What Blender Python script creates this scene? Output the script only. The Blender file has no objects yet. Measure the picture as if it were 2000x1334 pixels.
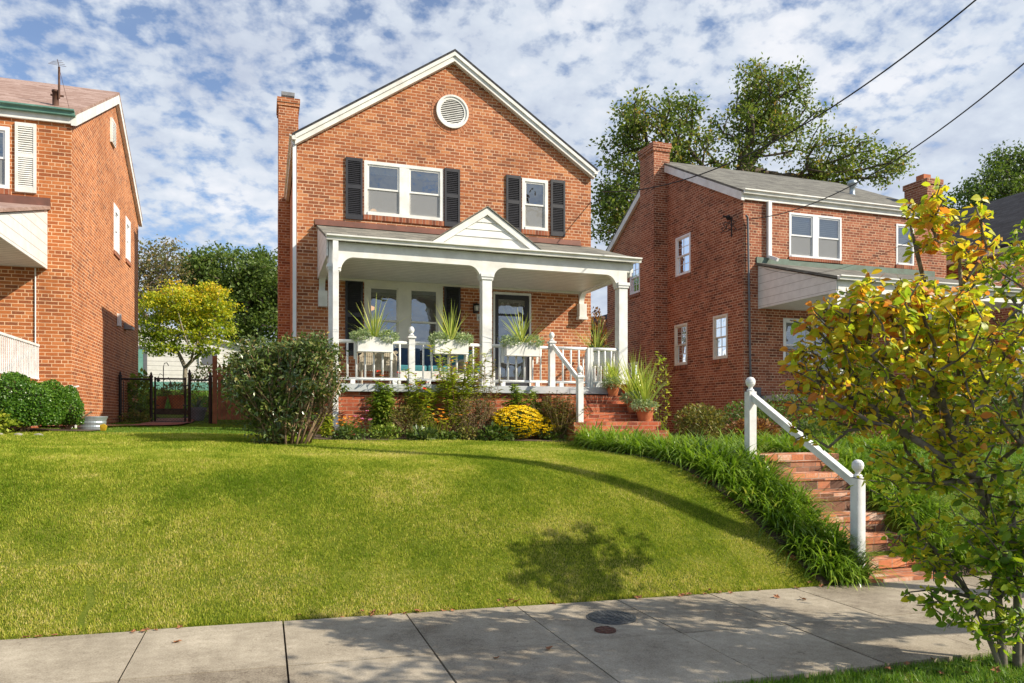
import bpy, math, random
import numpy as np
from mathutils import Vector, noise as mnoise
R = math.radians
rng = np.random.default_rng(7)
random.seed(7)
SC = bpy.context.scene
COL = SC.collection

# ------------------------------------------------------------------ camera, sky, sun
cd = bpy.data.cameras.new('camera'); cam = bpy.data.objects.new('camera', cd); COL.objects.link(cam)
cam.location = (0, 0, 1.70); cam.rotation_euler = (R(90), 0, R(-18.614))
cd.sensor_width = 36; cd.lens = 25.92; cd.shift_y = 0.0745; cd.clip_start = 0.05; cd.clip_end = 3000
SC.camera = cam
SUN = Vector((4.04, -2.93, 3.37)).normalized()
sl = bpy.data.lights.new('sun', 'SUN'); sl.energy = 5.0; sl.angle = R(0.55); sl.color = (1.0, 0.90, 0.74)
so = bpy.data.objects.new('sun', sl); COL.objects.link(so)
so.rotation_euler = SUN.to_track_quat('Z', 'Y').to_euler(); so.location = (20, -15, 17)
SC.view_settings.view_transform = 'Standard'; SC.view_settings.look = 'None'
SC.view_settings.exposure = 0.45; SC.view_settings.gamma = 1.0

w = bpy.data.worlds.new('World'); SC.world = w; w.use_nodes = True
nt = w.node_tree; nt.nodes.clear(); N = nt.nodes.new; Lk = nt.links.new


def _math(nt, op, a, b=None, c=None):
    n = nt.nodes.new('ShaderNodeMath'); n.operation = op
    for i, v in enumerate((a, b, c)):
        if v is None: continue
        if isinstance(v, (int, float)): n.inputs[i].default_value = v
        else: nt.links.new(v, n.inputs[i])
    return n.outputs[0]


def _ramp(nt, fac, stops, interp='LINEAR'):
    n = nt.nodes.new('ShaderNodeValToRGB'); n.color_ramp.interpolation = interp
    el = n.color_ramp.elements
    while len(el) < len(stops): el.new(0.5)
    for e, (p, c) in zip(el, stops):
        e.position = p; e.color = (c[0], c[1], c[2], 1) if not isinstance(c, (int, float)) else (c, c, c, 1)
    if fac is not None: nt.links.new(fac, n.inputs[0])
    return n.outputs[0]


def _noise(nt, vec, scale, detail=4, rough=0.55, dist=0.0):
    n = nt.nodes.new('ShaderNodeTexNoise'); n.inputs['Scale'].default_value = scale
    n.inputs['Detail'].default_value = detail; n.inputs['Roughness'].default_value = rough
    n.inputs['Distortion'].default_value = dist
    if vec is not None: nt.links.new(vec, n.inputs['Vector'])
    return n.outputs['Fac']


def _mix(nt, fac, a, b, mode='MIX'):
    n = nt.nodes.new('ShaderNodeMix'); n.data_type = 'RGBA'; n.blend_type = mode
    for s, v in ((0, fac), (6, a), (7, b)):
        if isinstance(v, (int, float)): n.inputs[s].default_value = v
        elif isinstance(v, (tuple, list)): n.inputs[s].default_value = (*v[:3], 1)
        else: nt.links.new(v, n.inputs[s])
    return n.outputs[2]


sky = N('ShaderNodeTexSky'); sky.sky_type = 'NISHITA'; sky.sun_disc = False
sky.sun_elevation = math.asin(SUN.z); sky.sun_rotation = math.atan2(SUN.x, SUN.y)
sky.air_density = 1.0; sky.dust_density = 0.6; sky.ozone_density = 2.2
tc = N('ShaderNodeTexCoord'); sep = N('ShaderNodeSeparateXYZ'); Lk(tc.outputs['Generated'], sep.inputs[0])
zz = _math(nt, 'MAXIMUM', sep.outputs[2], 0.0)
zd = _math(nt, 'ADD', zz, 0.34)
cx = _math(nt, 'DIVIDE', sep.outputs[0], zd); cy = _math(nt, 'DIVIDE', sep.outputs[1], zd)
cb = N('ShaderNodeCombineXYZ'); Lk(cx, cb.inputs[0]); Lk(cy, cb.inputs[1]); cb.inputs[2].default_value = 3.1
big = _noise(nt, cb.outputs[0], 2.4, 3, 0.5)
mid = _noise(nt, cb.outputs[0], 21.0, 4, 0.55, 0.1)
sm = _noise(nt, cb.outputs[0], 38.0, 5, 0.65)
# more cloud towards the right of the street and low down
side = _math(nt, 'MULTIPLY', sep.outputs[0], 0.07)
low = _math(nt, 'MULTIPLY', _math(nt, 'SUBTRACT', 0.45, zz), 0.20)
s = _math(nt, 'ADD', _math(nt, 'MULTIPLY', mid, 0.62), _math(nt, 'MULTIPLY', big, 0.42))
s = _math(nt, 'ADD', s, _math(nt, 'MULTIPLY', sm, 0.20))
s = _math(nt, 'ADD', s, side); s = _math(nt, 'ADD', s, low)
mask = _ramp(nt, s, [(0.51, 0.16), (0.58, 0.60), (0.65, 0.94)])
body = _noise(nt, cb.outputs[0], 4.0, 5, 0.55)
cc = _ramp(nt, _math(nt, 'ADD', _math(nt, 'MULTIPLY', body, 0.7), _math(nt, 'MULTIPLY', mid, 0.3)), [(0.38, (4.6, 5.1, 6.1)), (0.52, (5.9, 6.4, 7.1)), (0.66, (7.6, 7.7, 8.0))])
skyc = _mix(nt, 1.0, sky.outputs[0], (1.0, 1.12, 1.28), 'MULTIPLY')
col = _mix(nt, mask, skyc, cc)
bg = N('ShaderNodeBackground'); Lk(col, bg.inputs[0]); bg.inputs[1].default_value = 0.092
wo = N('ShaderNodeOutputWorld'); Lk(bg.outputs[0], wo.inputs[0])

# ------------------------------------------------------------------ materials
MATS = {}


def newmat(name):
    m = bpy.data.materials.new(name); m.use_nodes = True; nt = m.node_tree
    nt.nodes.clear(); out = nt.nodes.new('ShaderNodeOutputMaterial')
    p = nt.nodes.new('ShaderNodeBsdfPrincipled'); nt.links.new(p.outputs[0], out.inputs[0])
    MATS[name] = m
    return m, nt, p, out


def _pos(nt):
    return nt.nodes.new('ShaderNodeNewGeometry').outputs['Position']


def bump(nt, p, h, strength=0.3, dist=0.01):
    b = nt.nodes.new('ShaderNodeBump'); b.inputs['Strength'].default_value = strength
    b.inputs['Distance'].default_value = dist
    nt.links.new(h, b.inputs['Height']); nt.links.new(b.outputs[0], p.inputs['Normal'])


def plain(name, c1, c2=None, scale=6.0, rough=0.6, bumps=0.0, metal=0.0, detail=6, spec=0.5):
    m, nt, p, o = newmat(name)
    c2 = c2 or tuple(x * 0.82 for x in c1)
    f = _noise(nt, _pos(nt), scale, detail, 0.6)
    nt.links.new(_ramp(nt, f, [(0.33, c2), (0.62, c1)]), p.inputs['Base Color'])
    p.inputs['Roughness'].default_value = rough; p.inputs['Metallic'].default_value = metal
    p.inputs['Specular IOR Level'].default_value = spec
    if bumps: bump(nt, p, f, bumps, 0.01)
    return m


def grooves(name, c1, c2, axis, pitch, width=0.08, rough=0.5, offset=0.0):
    """painted boards: thin dark gaps every pitch metres along an axis"""
    m, nt, p, o = newmat(name)
    pos = _pos(nt); sp = nt.nodes.new('ShaderNodeSeparateXYZ'); nt.links.new(pos, sp.inputs[0])
    a = _math(nt, 'FRACT', _math(nt, 'DIVIDE', _math(nt, 'ADD', sp.outputs[axis], 50 + offset), pitch))
    g = _math(nt, 'LESS_THAN', a, width)
    n = _noise(nt, pos, 5, 5, 0.6)
    base = _ramp(nt, n, [(0.35, tuple(x * 0.88 for x in c1)), (0.6, c1)])
    nt.links.new(_mix(nt, g, base, c2), p.inputs['Base Color'])
    p.inputs['Roughness'].default_value = rough
    bump(nt, p, _math(nt, 'SUBTRACT', 1.0, g), 0.6, 0.006)
    return m


def brick(name, ramp, mortar, mort2, headers=True, tint=1.0, bw=0.2134, rh=0.0677, ms=0.0078, patch=0.35):
    m, nt, p, o = newmat(name)
    geo = nt.nodes.new('ShaderNodeNewGeometry')
    sp = nt.nodes.new('ShaderNodeSeparateXYZ'); nt.links.new(geo.outputs['Position'], sp.inputs[0])
    sn = nt.nodes.new('ShaderNodeSeparateXYZ'); nt.links.new(geo.outputs['True Normal'], sn.inputs[0])
    ax = _math(nt, 'ABSOLUTE', sn.outputs[0]); ay = _math(nt, 'ABSOLUTE', sn.outputs[1]); az = _math(nt, 'ABSOLUTE', sn.outputs[2])
    usex = _math(nt, 'GREATER_THAN', ax, ay)
    flat = _math(nt, 'GREATER_THAN', az, 0.7)

    def sel(f, a, b):
        n = nt.nodes.new('ShaderNodeMix'); n.data_type = 'FLOAT'
        nt.links.new(f, n.inputs[0]); nt.links.new(a, n.inputs[2]); nt.links.new(b, n.inputs[3]); return n.outputs[0]
    u = sel(usex, sp.outputs[0], sp.outputs[1])
    u = sel(flat, u, sp.outputs[0])
    v = sel(flat, sp.outputs[2], sp.outputs[1])
    wob = _math(nt, 'MULTIPLY', _math(nt, 'SUBTRACT', _noise(nt, geo.outputs['Position'], 9, 2), 0.5), 0.006)
    u = _math(nt, 'ADD', u, 40.0); v = _math(nt, 'ADD', _math(nt, 'ADD', v, 13.54), wob)
    c = nt.nodes.new('ShaderNodeCombineXYZ'); nt.links.new(u, c.inputs[0]); nt.links.new(v, c.inputs[1])

    def bt(width):
        b = nt.nodes.new('ShaderNodeTexBrick'); nt.links.new(c.outputs[0], b.inputs['Vector'])
        b.inputs['Color1'].default_value = (0, 0, 0, 1); b.inputs['Color2'].default_value = (1, 1, 1, 1)
        b.inputs['Mortar'].default_value = (0.5, 0.5, 0.5, 1); b.inputs['Scale'].default_value = 1
        b.inputs['Mortar Size'].default_value = ms; b.inputs['Mortar Smooth'].default_value = 0.25
        b.inputs['Brick Width'].default_value = width; b.inputs['Row Height'].default_value = rh
        return b
    b1 = bt(bw)
    if headers:
        b2 = bt(bw / 2)
        row = _math(nt, 'MODULO', _math(nt, 'FLOOR', _math(nt, 'DIVIDE', v, rh)), 6.0)
        hd = _math(nt, 'LESS_THAN', row, 0.5)
        colr = _mix(nt, hd, b1.outputs['Color'], b2.outputs['Color'])
        fac = sel(hd, b1.outputs['Fac'], b2.outputs['Fac'])
    else:
        colr = b1.outputs['Color']; fac = b1.outputs['Fac']
    sc = nt.nodes.new('ShaderNodeSeparateColor'); nt.links.new(colr, sc.inputs[0])
    n1 = _noise(nt, geo.outputs['Position'], 34, 5, 0.7)
    n0 = _noise(nt, geo.outputs['Position'], 0.9, 4, 0.6)
    t = _math(nt, 'ADD', sc.outputs[0], _math(nt, 'MULTIPLY', _math(nt, 'SUBTRACT', n1, 0.5), 0.9))
    t = _math(nt, 'ADD', t, _math(nt, 'MULTIPLY', _math(nt, 'SUBTRACT', n0, 0.5), patch))
    bc = _ramp(nt, t, ramp)
    mc = _ramp(nt, _noise(nt, geo.outputs['Position'], 3.0, 5, 0.6), [(0.35, mort2), (0.62, mortar)])
    cfin = _mix(nt, fac, bc, mc)
    # weather stains
    st = _ramp(nt, _noise(nt, geo.outputs['Position'], 0.75, 7, 0.68), [(0.32, (0.74, 0.72, 0.71)), (0.46, (0.95, 0.94, 0.93)), (0.58, (1.0, 1.0, 1.0)), (0.72, (1.12, 1.12, 1.12))])
    cfin = _mix(nt, 1.0, cfin, st, 'MULTIPLY')
    nt.links.new(cfin, p.inputs['Base Color'])
    p.inputs['Roughness'].default_value = 0.85; p.inputs['Specular IOR Level'].default_value = 0.3
    h = _math(nt, 'ADD', _math(nt, 'MULTIPLY', _math(nt, 'SUBTRACT', 1.0, fac), 1.0), _math(nt, 'MULTIPLY', n1, 0.35))
    bump(nt, p, h, 0.75, 0.008)
    return m


brick('brick_main', [(-0.0, (0.22, 0.078, 0.038)), (0.12, (0.28, 0.090, 0.038)), (0.36, (0.35, 0.108, 0.042)), (0.66, (0.40, 0.130, 0.049)), (1.0, (0.52, 0.21, 0.085))],
      (0.74, 0.51, 0.34), (0.58, 0.37, 0.24))
brick('brick_left', [(0.0, (0.24, 0.08, 0.034)), (0.12, (0.32, 0.098, 0.036)), (0.34, (0.38, 0.115, 0.036)), (0.66, (0.44, 0.138, 0.040)), (1.0, (0.52, 0.18, 0.06))],
      (0.80, 0.53, 0.33), (0.62, 0.38, 0.23))
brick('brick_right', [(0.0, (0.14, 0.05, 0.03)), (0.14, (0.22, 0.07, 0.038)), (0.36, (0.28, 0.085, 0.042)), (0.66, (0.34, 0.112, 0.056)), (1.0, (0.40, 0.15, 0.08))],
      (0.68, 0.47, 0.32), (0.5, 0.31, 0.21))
brick('brick_red', [(0.0, (0.18, 0.05, 0.028)), (0.2, (0.31, 0.075, 0.036)), (0.6, (0.43, 0.105, 0.045)), (1.0, (0.5, 0.16, 0.075))],
      (0.55, 0.36, 0.25), (0.34, 0.17, 0.11), headers=False, ms=0.0062, patch=0.9)
brick('brick_step', [(0.0, (0.16, 0.08, 0.05)), (0.25, (0.34, 0.13, 0.07)), (0.5, (0.52, 0.18, 0.08)), (0.75, (0.60, 0.24, 0.11)), (1.0, (0.66, 0.46, 0.36))],
      (0.5, 0.4, 0.34), (0.25, 0.14, 0.1), headers=False, rh=0.111, ms=0.0055, patch=1.0)
brick('brick_riser', [(0.0, (0.13, 0.07, 0.05)), (0.4, (0.25, 0.125, 0.08)), (0.8, (0.38, 0.18, 0.11)), (1.0, (0.52, 0.20, 0.10))],
      (0.34, 0.27, 0.22), (0.14, 0.09, 0.07), headers=False, rh=0.14, ms=0.006, patch=0.8)
brick('brick_path', [(0.0, (0.14, 0.06, 0.045)), (0.5, (0.27, 0.105, 0.07)), (1.0, (0.36, 0.16, 0.11))],
      (0.3, 0.2, 0.15), (0.2, 0.12, 0.09), headers=False, rh=0.1, ms=0.006)
brick('sill_brick', [(0.0, (0.15, 0.05, 0.03)), (0.4, (0.30, 0.09, 0.045)), (1.0, (0.42, 0.16, 0.08))],
      (0.5, 0.36, 0.27), (0.38, 0.26, 0.18), headers=False, bw=0.072, rh=0.4, ms=0.005)
plain('white_paint', (0.80, 0.80, 0.77), (0.64, 0.63, 0.59), 3, 0.45, 0.02)
plain('cream_paint', (0.72, 0.70, 0.61), (0.62, 0.60, 0.52), 4, 0.5, 0.02)
plain('vinyl_white', (0.80, 0.81, 0.82), (0.74, 0.75, 0.77), 3, 0.35)
plain('rail_white', (0.80, 0.81, 0.81), (0.62, 0.62, 0.61), 5, 0.55, 0.12, detail=9)
plain('deck_grey', (0.50, 0.53, 0.54), (0.40, 0.43, 0.45), 6, 0.6, 0.05)
plain('shutter_dark', (0.030, 0.030, 0.036), (0.020, 0.020, 0.025), 9, 0.45)
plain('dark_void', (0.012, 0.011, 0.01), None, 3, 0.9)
plain('black_metal', (0.012, 0.011, 0.011), (0.03, 0.018, 0.014), 20, 0.45)
plain('dark_cable', (0.015, 0.014, 0.014), None, 4, 0.6)
plain('copper_flash', (0.24, 0.105, 0.075), (0.15, 0.075, 0.055), 3, 0.45, 0.05, 0.25)
plain('verdigris', (0.14, 0.30, 0.25), (0.08, 0.20, 0.16), 4, 0.6)
plain('old_copper', (0.13, 0.19, 0.155), (0.10, 0.13, 0.10), 5, 0.7)
plain('rust_pipe', (0.13, 0.06, 0.035), (0.07, 0.035, 0.025), 12, 0.8, 0.1)
plain('galvanised', (0.46, 0.52, 0.55), (0.33, 0.39, 0.43), 7, 0.35, 0.03, 0.55)
plain('steel_grey', (0.30, 0.31, 0.32), (0.2, 0.2, 0.21), 9, 0.5, 0.05, 0.4)
plain('meter_grey', (0.13, 0.14, 0.16), None, 9, 0.5)
plain('terracotta', (0.52, 0.17, 0.065), (0.40, 0.12, 0.05), 8, 0.85, 0.08)
plain('grey_pot', (0.20, 0.22, 0.25), None, 8, 0.7)
plain('wood_fence', (0.27, 0.12, 0.055), (0.17, 0.075, 0.036), 5, 0.8, 0.1)
plain('bark', (0.13, 0.10, 0.075), (0.06, 0.045, 0.035), 14, 0.95, 0.3)
plain('bark_pale', (0.30, 0.27, 0.21), (0.16, 0.14, 0.10), 22, 0.9, 0.3)
plain('bark_grey', (0.20, 0.175, 0.135), (0.08, 0.065, 0.05), 12, 0.9, 0.3)
plain('twig_tan', (0.36, 0.24, 0.14), (0.20, 0.13, 0.075), 12, 0.9, 0.1)
plain('stem_red', (0.20, 0.07, 0.05), (0.12, 0.07, 0.03), 12, 0.8)
plain('stem_green', (0.10, 0.16, 0.04), (0.07, 0.10, 0.03), 12, 0.8)
plain('soil', (0.11, 0.075, 0.05), (0.055, 0.035, 0.022), 14, 0.95, 0.8)
plain('kerb_concrete', (0.40, 0.38, 0.34), (0.3, 0.28, 0.25), 4, 0.9, 0.2)
plain('stone_pale', (0.34, 0.32, 0.28), (0.2, 0.18, 0.15), 8, 0.9, 0.3)
plain('dry_leaf', (0.36, 0.15, 0.06), (0.20, 0.085, 0.04), 30, 0.8)
plain('yellow_plastic', (0.80, 0.56, 0.04), None, 9, 0.5)
plain('iron_cover', (0.13, 0.14, 0.15), (0.07, 0.075, 0.08), 30, 0.55, 0.3, 0.5)
plain('rust_cover', (0.14, 0.06, 0.04), (0.08, 0.04, 0.03), 30, 0.8, 0.3)
plain('wicker', (0.50, 0.44, 0.34), (0.36, 0.31, 0.23), 40, 0.8, 0.3)
plain('teal_fabric', (0.05, 0.22, 0.26), (0.04, 0.17, 0.21), 12, 0.9)
plain('blue_fabric', (0.03, 0.07, 0.15), (0.03, 0.05, 0.11), 12, 0.9)
plain('green_door', (0.16, 0.36, 0.30), (0.13, 0.31, 0.26), 3, 0.5)
plain('pole_wood', (0.16, 0.12, 0.09), (0.09, 0.07, 0.05), 6, 0.9, 0.3)
plain('curtain', (0.62, 0.60, 0.54), (0.50, 0.48, 0.43), 5, 0.9)
plain('plaque', (0.55, 0.53, 0.48), None, 9, 0.5)
plain('room_wall', (0.10, 0.09, 0.08), None, 2, 0.95)
grooves('siding_white', (0.78, 0.78, 0.75), (0.30, 0.29, 0.27), 2, 0.125, 0.07, 0.5)
grooves('siding_wide', (0.76, 0.76, 0.74), (0.35, 0.33, 0.30), 2, 0.19, 0.05, 0.5, 0.03)
grooves('siding_far', (0.72, 0.71, 0.68), (0.30, 0.29, 0.28), 2, 0.20, 0.09, 0.6)
grooves('ceiling_boards', (0.70, 0.69, 0.63), (0.28, 0.27, 0.24), 1, 0.155, 0.13, 0.45)
grooves('blind', (0.60, 0.60, 0.57), (0.34, 0.34, 0.33), 2, 0.05, 0.25, 0.6)


def shingle(name, a, b, c, moss=None):
    m, nt, p, o = newmat(name)
    geo = nt.nodes.new('ShaderNodeNewGeometry')
    sp = nt.nodes.new('ShaderNodeSeparateXYZ'); nt.links.new(geo.outputs['Position'], sp.inputs[0])
    sn = nt.nodes.new('ShaderNodeSeparateXYZ'); nt.links.new(geo.outputs['True Normal'], sn.inputs[0])
    usex = _math(nt, 'GREATER_THAN', _math(nt, 'ABSOLUTE', sn.outputs[0]), _math(nt, 'ABSOLUTE', sn.outputs[1]))
    n = nt.nodes.new('ShaderNodeMix'); n.data_type = 'FLOAT'
    nt.links.new(usex, n.inputs[0]); nt.links.new(sp.outputs[0], n.inputs[2]); nt.links.new(sp.outputs[1], n.inputs[3])
    cmb = nt.nodes.new('ShaderNodeCombineXYZ'); nt.links.new(_math(nt, 'ADD', n.outputs[0], 60), cmb.inputs[0])
    nt.links.new(_math(nt, 'MULTIPLY', sp.outputs[2], 2.0), cmb.inputs[1])
    bt = nt.nodes.new('ShaderNodeTexBrick'); nt.links.new(cmb.outputs[0], bt.inputs['Vector'])
    bt.inputs['Color1'].default_value = (0, 0, 0, 1); bt.inputs['Color2'].default_value = (1, 1, 1, 1)
    bt.inputs['Mortar'].default_value = (0, 0, 0, 1); bt.inputs['Scale'].default_value = 1
    bt.inputs['Mortar Size'].default_value = 0.006; bt.inputs['Brick Width'].default_value = 0.30; bt.inputs['Row Height'].default_value = 0.13
    scc = nt.nodes.new('ShaderNodeSeparateColor'); nt.links.new(bt.outputs['Color'], scc.inputs[0])
    f = _math(nt, 'ADD', _math(nt, 'MULTIPLY', scc.outputs[0], 0.45), _math(nt, 'MULTIPLY', _noise(nt, geo.outputs['Position'], 6, 7, 0.7), 0.6))
    cr = _ramp(nt, f, [(0.2, a), (0.5, b), (0.8, c)])
    nt.links.new(cr, p.inputs['Base Color']); p.inputs['Roughness'].default_value = 0.95
    bump(nt, p, f, 0.6, 0.012)
    return m


shingle('shingle_grey', (0.085, 0.08, 0.07), (0.15, 0.145, 0.125), (0.21, 0.205, 0.175))
shingle('shingle_main', (0.10, 0.095, 0.08), (0.19, 0.185, 0.155), (0.27, 0.255, 0.21))
shingle('shingle_red', (0.22, 0.13, 0.10), (0.33, 0.22, 0.18), (0.42, 0.30, 0.26))
shingle('shingle_black', (0.018, 0.018, 0.02), (0.035, 0.035, 0.04), (0.06, 0.06, 0.065))

# concrete
m, nt, p, o = newmat('concrete')
ps = _pos(nt)
f1 = _noise(nt, ps, 1.1, 8, 0.65); f2 = _noise(nt, ps, 85, 4, 0.8); f3 = _noise(nt, ps, 9, 6, 0.7)
ff = _math(nt, 'ADD', _math(nt, 'ADD', _math(nt, 'MULTIPLY', f1, 0.45), _math(nt, 'MULTIPLY', f2, 0.50)), _math(nt, 'MULTIPLY', f3, 0.22))
spx = nt.nodes.new('ShaderNodeSeparateXYZ'); nt.links.new(ps, spx.inputs[0])
cell = _math(nt, 'ADD', _math(nt, 'FLOOR', _math(nt, 'DIVIDE', _math(nt, 'SUBTRACT', spx.outputs[0], 0.155), 1.045)), _math(nt, 'MULTIPLY', _math(nt, 'GREATER_THAN', spx.outputs[1], 5.346), 31.7))
wn_ = nt.nodes.new('ShaderNodeTexWhiteNoise'); wn_.noise_dimensions = '1D'; nt.links.new(cell, wn_.inputs['W'])
ff = _math(nt, 'ADD', ff, _math(nt, 'MULTIPLY', _math(nt, 'SUBTRACT', wn_.outputs['Value'], 0.5), 0.07))
vc = nt.nodes.new('ShaderNodeTexVoronoi'); vc.feature = 'DISTANCE_TO_EDGE'; vc.inputs['Scale'].default_value = 0.42; nt.links.new(_pos(nt), vc.inputs['Vector'])
wv = nt.nodes.new('ShaderNodeVectorMath'); wv.operation = 'ADD'; nz_ = nt.nodes.new('ShaderNodeTexNoise'); nz_.inputs['Scale'].default_value = 3.5; nz_.inputs['Detail'].default_value = 6
sc_ = nt.nodes.new('ShaderNodeVectorMath'); sc_.operation = 'SCALE'; sc_.inputs['Scale'].default_value = 0.45; nt.links.new(nz_.outputs['Color'], sc_.inputs[0]); nt.links.new(ps, wv.inputs[0]); nt.links.new(sc_.outputs[0], wv.inputs[1]); nt.links.new(wv.outputs[0], vc.inputs['Vector'])
crack = _math(nt, 'MULTIPLY', _math(nt, 'LESS_THAN', vc.outputs['Distance'], 0.0009), 0.04)
spots_ = _math(nt, 'MULTIPLY', _math(nt, 'GREATER_THAN', _noise(nt, ps, 16, 2, 0.4), 0.71), 0.06)
ff = _math(nt, 'SUBTRACT', _math(nt, 'SUBTRACT', ff, crack), spots_)
nt.links.new(_ramp(nt, ff, [(0.44, (0.13, 0.10, 0.07)), (0.56, (0.30, 0.255, 0.19)), (0.65, (0.41, 0.355, 0.27)), (0.76, (0.58, 0.51, 0.40))]), p.inputs['Base Color'])
p.inputs['Roughness'].default_value = 0.9; bump(nt, p, ff, 0.45, 0.012)
# asphalt
m, nt, p, o = newmat('asphalt')
ps = _pos(nt)
nt.links.new(_ramp(nt, _noise(nt, ps, 60, 6, 0.7), [(0.3, (0.03, 0.03, 0.03)), (0.7, (0.08, 0.078, 0.075))]), p.inputs['Base Color'])
p.inputs['Roughness'].default_value = 0.9
# turf under the blades
m, nt, p, o = newmat('turf')
ps = _pos(nt)
ff = _math(nt, 'ADD', _math(nt, 'MULTIPLY', _noise(nt, ps, 0.8, 5, 0.6), 0.5), _math(nt, 'MULTIPLY', _noise(nt, ps, 60, 4, 0.7), 0.5))
nt.links.new(_ramp(nt, ff, [(0.36, (0.05, 0.075, 0.010)), (0.52, (0.11, 0.14, 0.016)), (0.66, (0.20, 0.20, 0.04))]), p.inputs['Base Color'])
p.inputs['Roughness'].default_value = 1.0; p.inputs['Specular IOR Level'].default_value = 0.1; bump(nt, p, ff, 0.8, 0.03)


def leafmat(name, stops, transl=0.35, patch=0.0, pscale=1.0, rough=0.5, spec=0.4):
    m, nt, p, o = newmat(name)
    geo = nt.nodes.new('ShaderNodeNewGeometry')
    f = geo.outputs['Random Per Island']
    if patch:
        n = _noise(nt, geo.outputs['Position'], pscale, 4, 0.6)
        n = _math(nt, 'MULTIPLY', _math(nt, 'SUBTRACT', n, 0.5), patch * 4)
        f = _math(nt, 'ADD', _math(nt, 'MULTIPLY', f, 1.0 - patch * 0.6), _math(nt, 'ADD', n, patch * 0.3))
    if name == 'dogwood_leaf':  # the outer and upper leaves have turned first
        sp_ = nt.nodes.new('ShaderNodeSeparateXYZ'); nt.links.new(geo.outputs['Position'], sp_.inputs[0])
        f = _math(nt, 'ADD', f, _math(nt, 'MULTIPLY', _math(nt, 'SUBTRACT', sp_.outputs[2], 1.75), 0.11))
        f = _math(nt, 'ADD', f, _math(nt, 'MULTIPLY', _math(nt, 'SUBTRACT', 4.2, sp_.outputs[0]), 0.15))
    if name == 'yellow_leaf':
        sp_ = nt.nodes.new('ShaderNodeSeparateXYZ'); nt.links.new(geo.outputs['Position'], sp_.inputs[0])
        f = _math(nt, 'ADD', f, _math(nt, 'MULTIPLY', _math(nt, 'SUBTRACT', sp_.outputs[2], 5.9), 0.25))
    if name == 'grass_blade':  # thin dry turf near the sidewalk edge, and small mottling
        sp_ = nt.nodes.new('ShaderNodeSeparateXYZ'); nt.links.new(geo.outputs['Position'], sp_.inputs[0])
        dry = _math(nt, 'MULTIPLY', _math(nt, 'MAXIMUM', _math(nt, 'SUBTRACT', 7.35, sp_.outputs[1]), -0.2), 0.32)
        f = _math(nt, 'ADD', f, dry)
        f = _math(nt, 'ADD', f, _math(nt, 'MULTIPLY', _math(nt, 'SUBTRACT', _noise(nt, geo.outputs['Position'], 15, 4, 0.7), 0.5), 1.25))
        f = _math(nt, 'ADD', f, _math(nt, 'MULTIPLY', _math(nt, 'SUBTRACT', _noise(nt, geo.outputs['Position'], 1.3, 5, 0.62), 0.5), 1.5))
    c = _ramp(nt, f, stops)
    nt.links.new(c, p.inputs['Base Color']); p.inputs['Roughness'].default_value = rough
    p.inputs['Specular IOR Level'].default_value = spec
    t = nt.nodes.new('ShaderNodeBsdfTranslucent')
    nt.links.new(_mix(nt, 1.0, c, (1.25, 1.3, 0.8), 'MULTIPLY'), t.inputs[0])
    ms = nt.nodes.new('ShaderNodeMixShader'); ms.inputs[0].default_value = transl
    nt.links.new(p.outputs[0], ms.inputs[1]); nt.links.new(t.outputs[0], ms.inputs[2]); nt.links.new(ms.outputs[0], o.inputs[0])
    return m


leafmat('grass_blade', [(0.0, (0.15, 0.24, 0.010)), (0.35, (0.29, 0.36, 0.032)), (0.62, (0.43, 0.465, 0.055)), (0.85, (0.56, 0.53, 0.10)), (1.0, (0.66, 0.57, 0.22))], 0.38, 0.42, 0.9, 0.6, 0.2)
leafmat('lush_blade', [(0.0, (0.06, 0.15, 0.012)), (0.5, (0.13, 0.26, 0.02)), (1.0, (0.24, 0.34, 0.04))], 0.4, 0.2, 1.2)
leafmat('lily_blade', [(0.0, (0.10, 0.19, 0.014)), (0.5, (0.20, 0.33, 0.025)), (0.93, (0.32, 0.45, 0.05)), (1.0, (0.6, 0.55, 0.15))], 0.38, 0.1, 3, 0.30, 0.7)
leafmat('oak_leaf', [(0.0, (0.07, 0.12, 0.022)), (0.5, (0.15, 0.21, 0.04)), (0.85, (0.25, 0.28, 0.06)), (1.0, (0.36, 0.22, 0.07))], 0.45, 0.2, 0.35)
leafmat('dark_leaf', [(0.0, (0.045, 0.085, 0.016)), (0.5, (0.10, 0.16, 0.03)), (1.0, (0.18, 0.24, 0.045))], 0.38, 0.25, 0.3)
leafmat('sparse_leaf', [(0.0, (0.08, 0.10, 0.03)), (0.5, (0.17, 0.17, 0.06)), (1.0, (0.30, 0.20, 0.08))], 0.35)
leafmat('yellow_leaf', [(0.0, (0.20, 0.30, 0.02)), (0.4, (0.44, 0.48, 0.03)), (0.75, (0.70, 0.58, 0.03)), (1.0, (0.75, 0.42, 0.04))], 0.4, 0.35, 1.2)
leafmat('dogwood_leaf', [(0.0, (0.13, 0.25, 0.018)), (0.25, (0.30, 0.42, 0.03)), (0.5, (0.54, 0.57, 0.04)), (0.75, (0.70, 0.58, 0.04)), (0.93, (0.74, 0.42, 0.05)), (1.0, (0.66, 0.24, 0.05))], 0.48, 0.30, 1.5, 0.42, 0.4)
leafmat('dogwood_green', [(0.0, (0.05, 0.12, 0.014)), (0.5, (0.12, 0.21, 0.02)), (0.85, (0.22, 0.29, 0.03)), (1.0, (0.50, 0.34, 0.03))], 0.42, 0.2, 1.5, 0.42, 0.4)
leafmat('bush_leaf', [(0.0, (0.045, 0.08, 0.018)), (0.55, (0.11, 0.17, 0.036)), (0.85, (0.21, 0.25, 0.06)), (1.0, (0.38, 0.27, 0.09))], 0.22, 0.12, 2, 0.30, 0.7)
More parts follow.
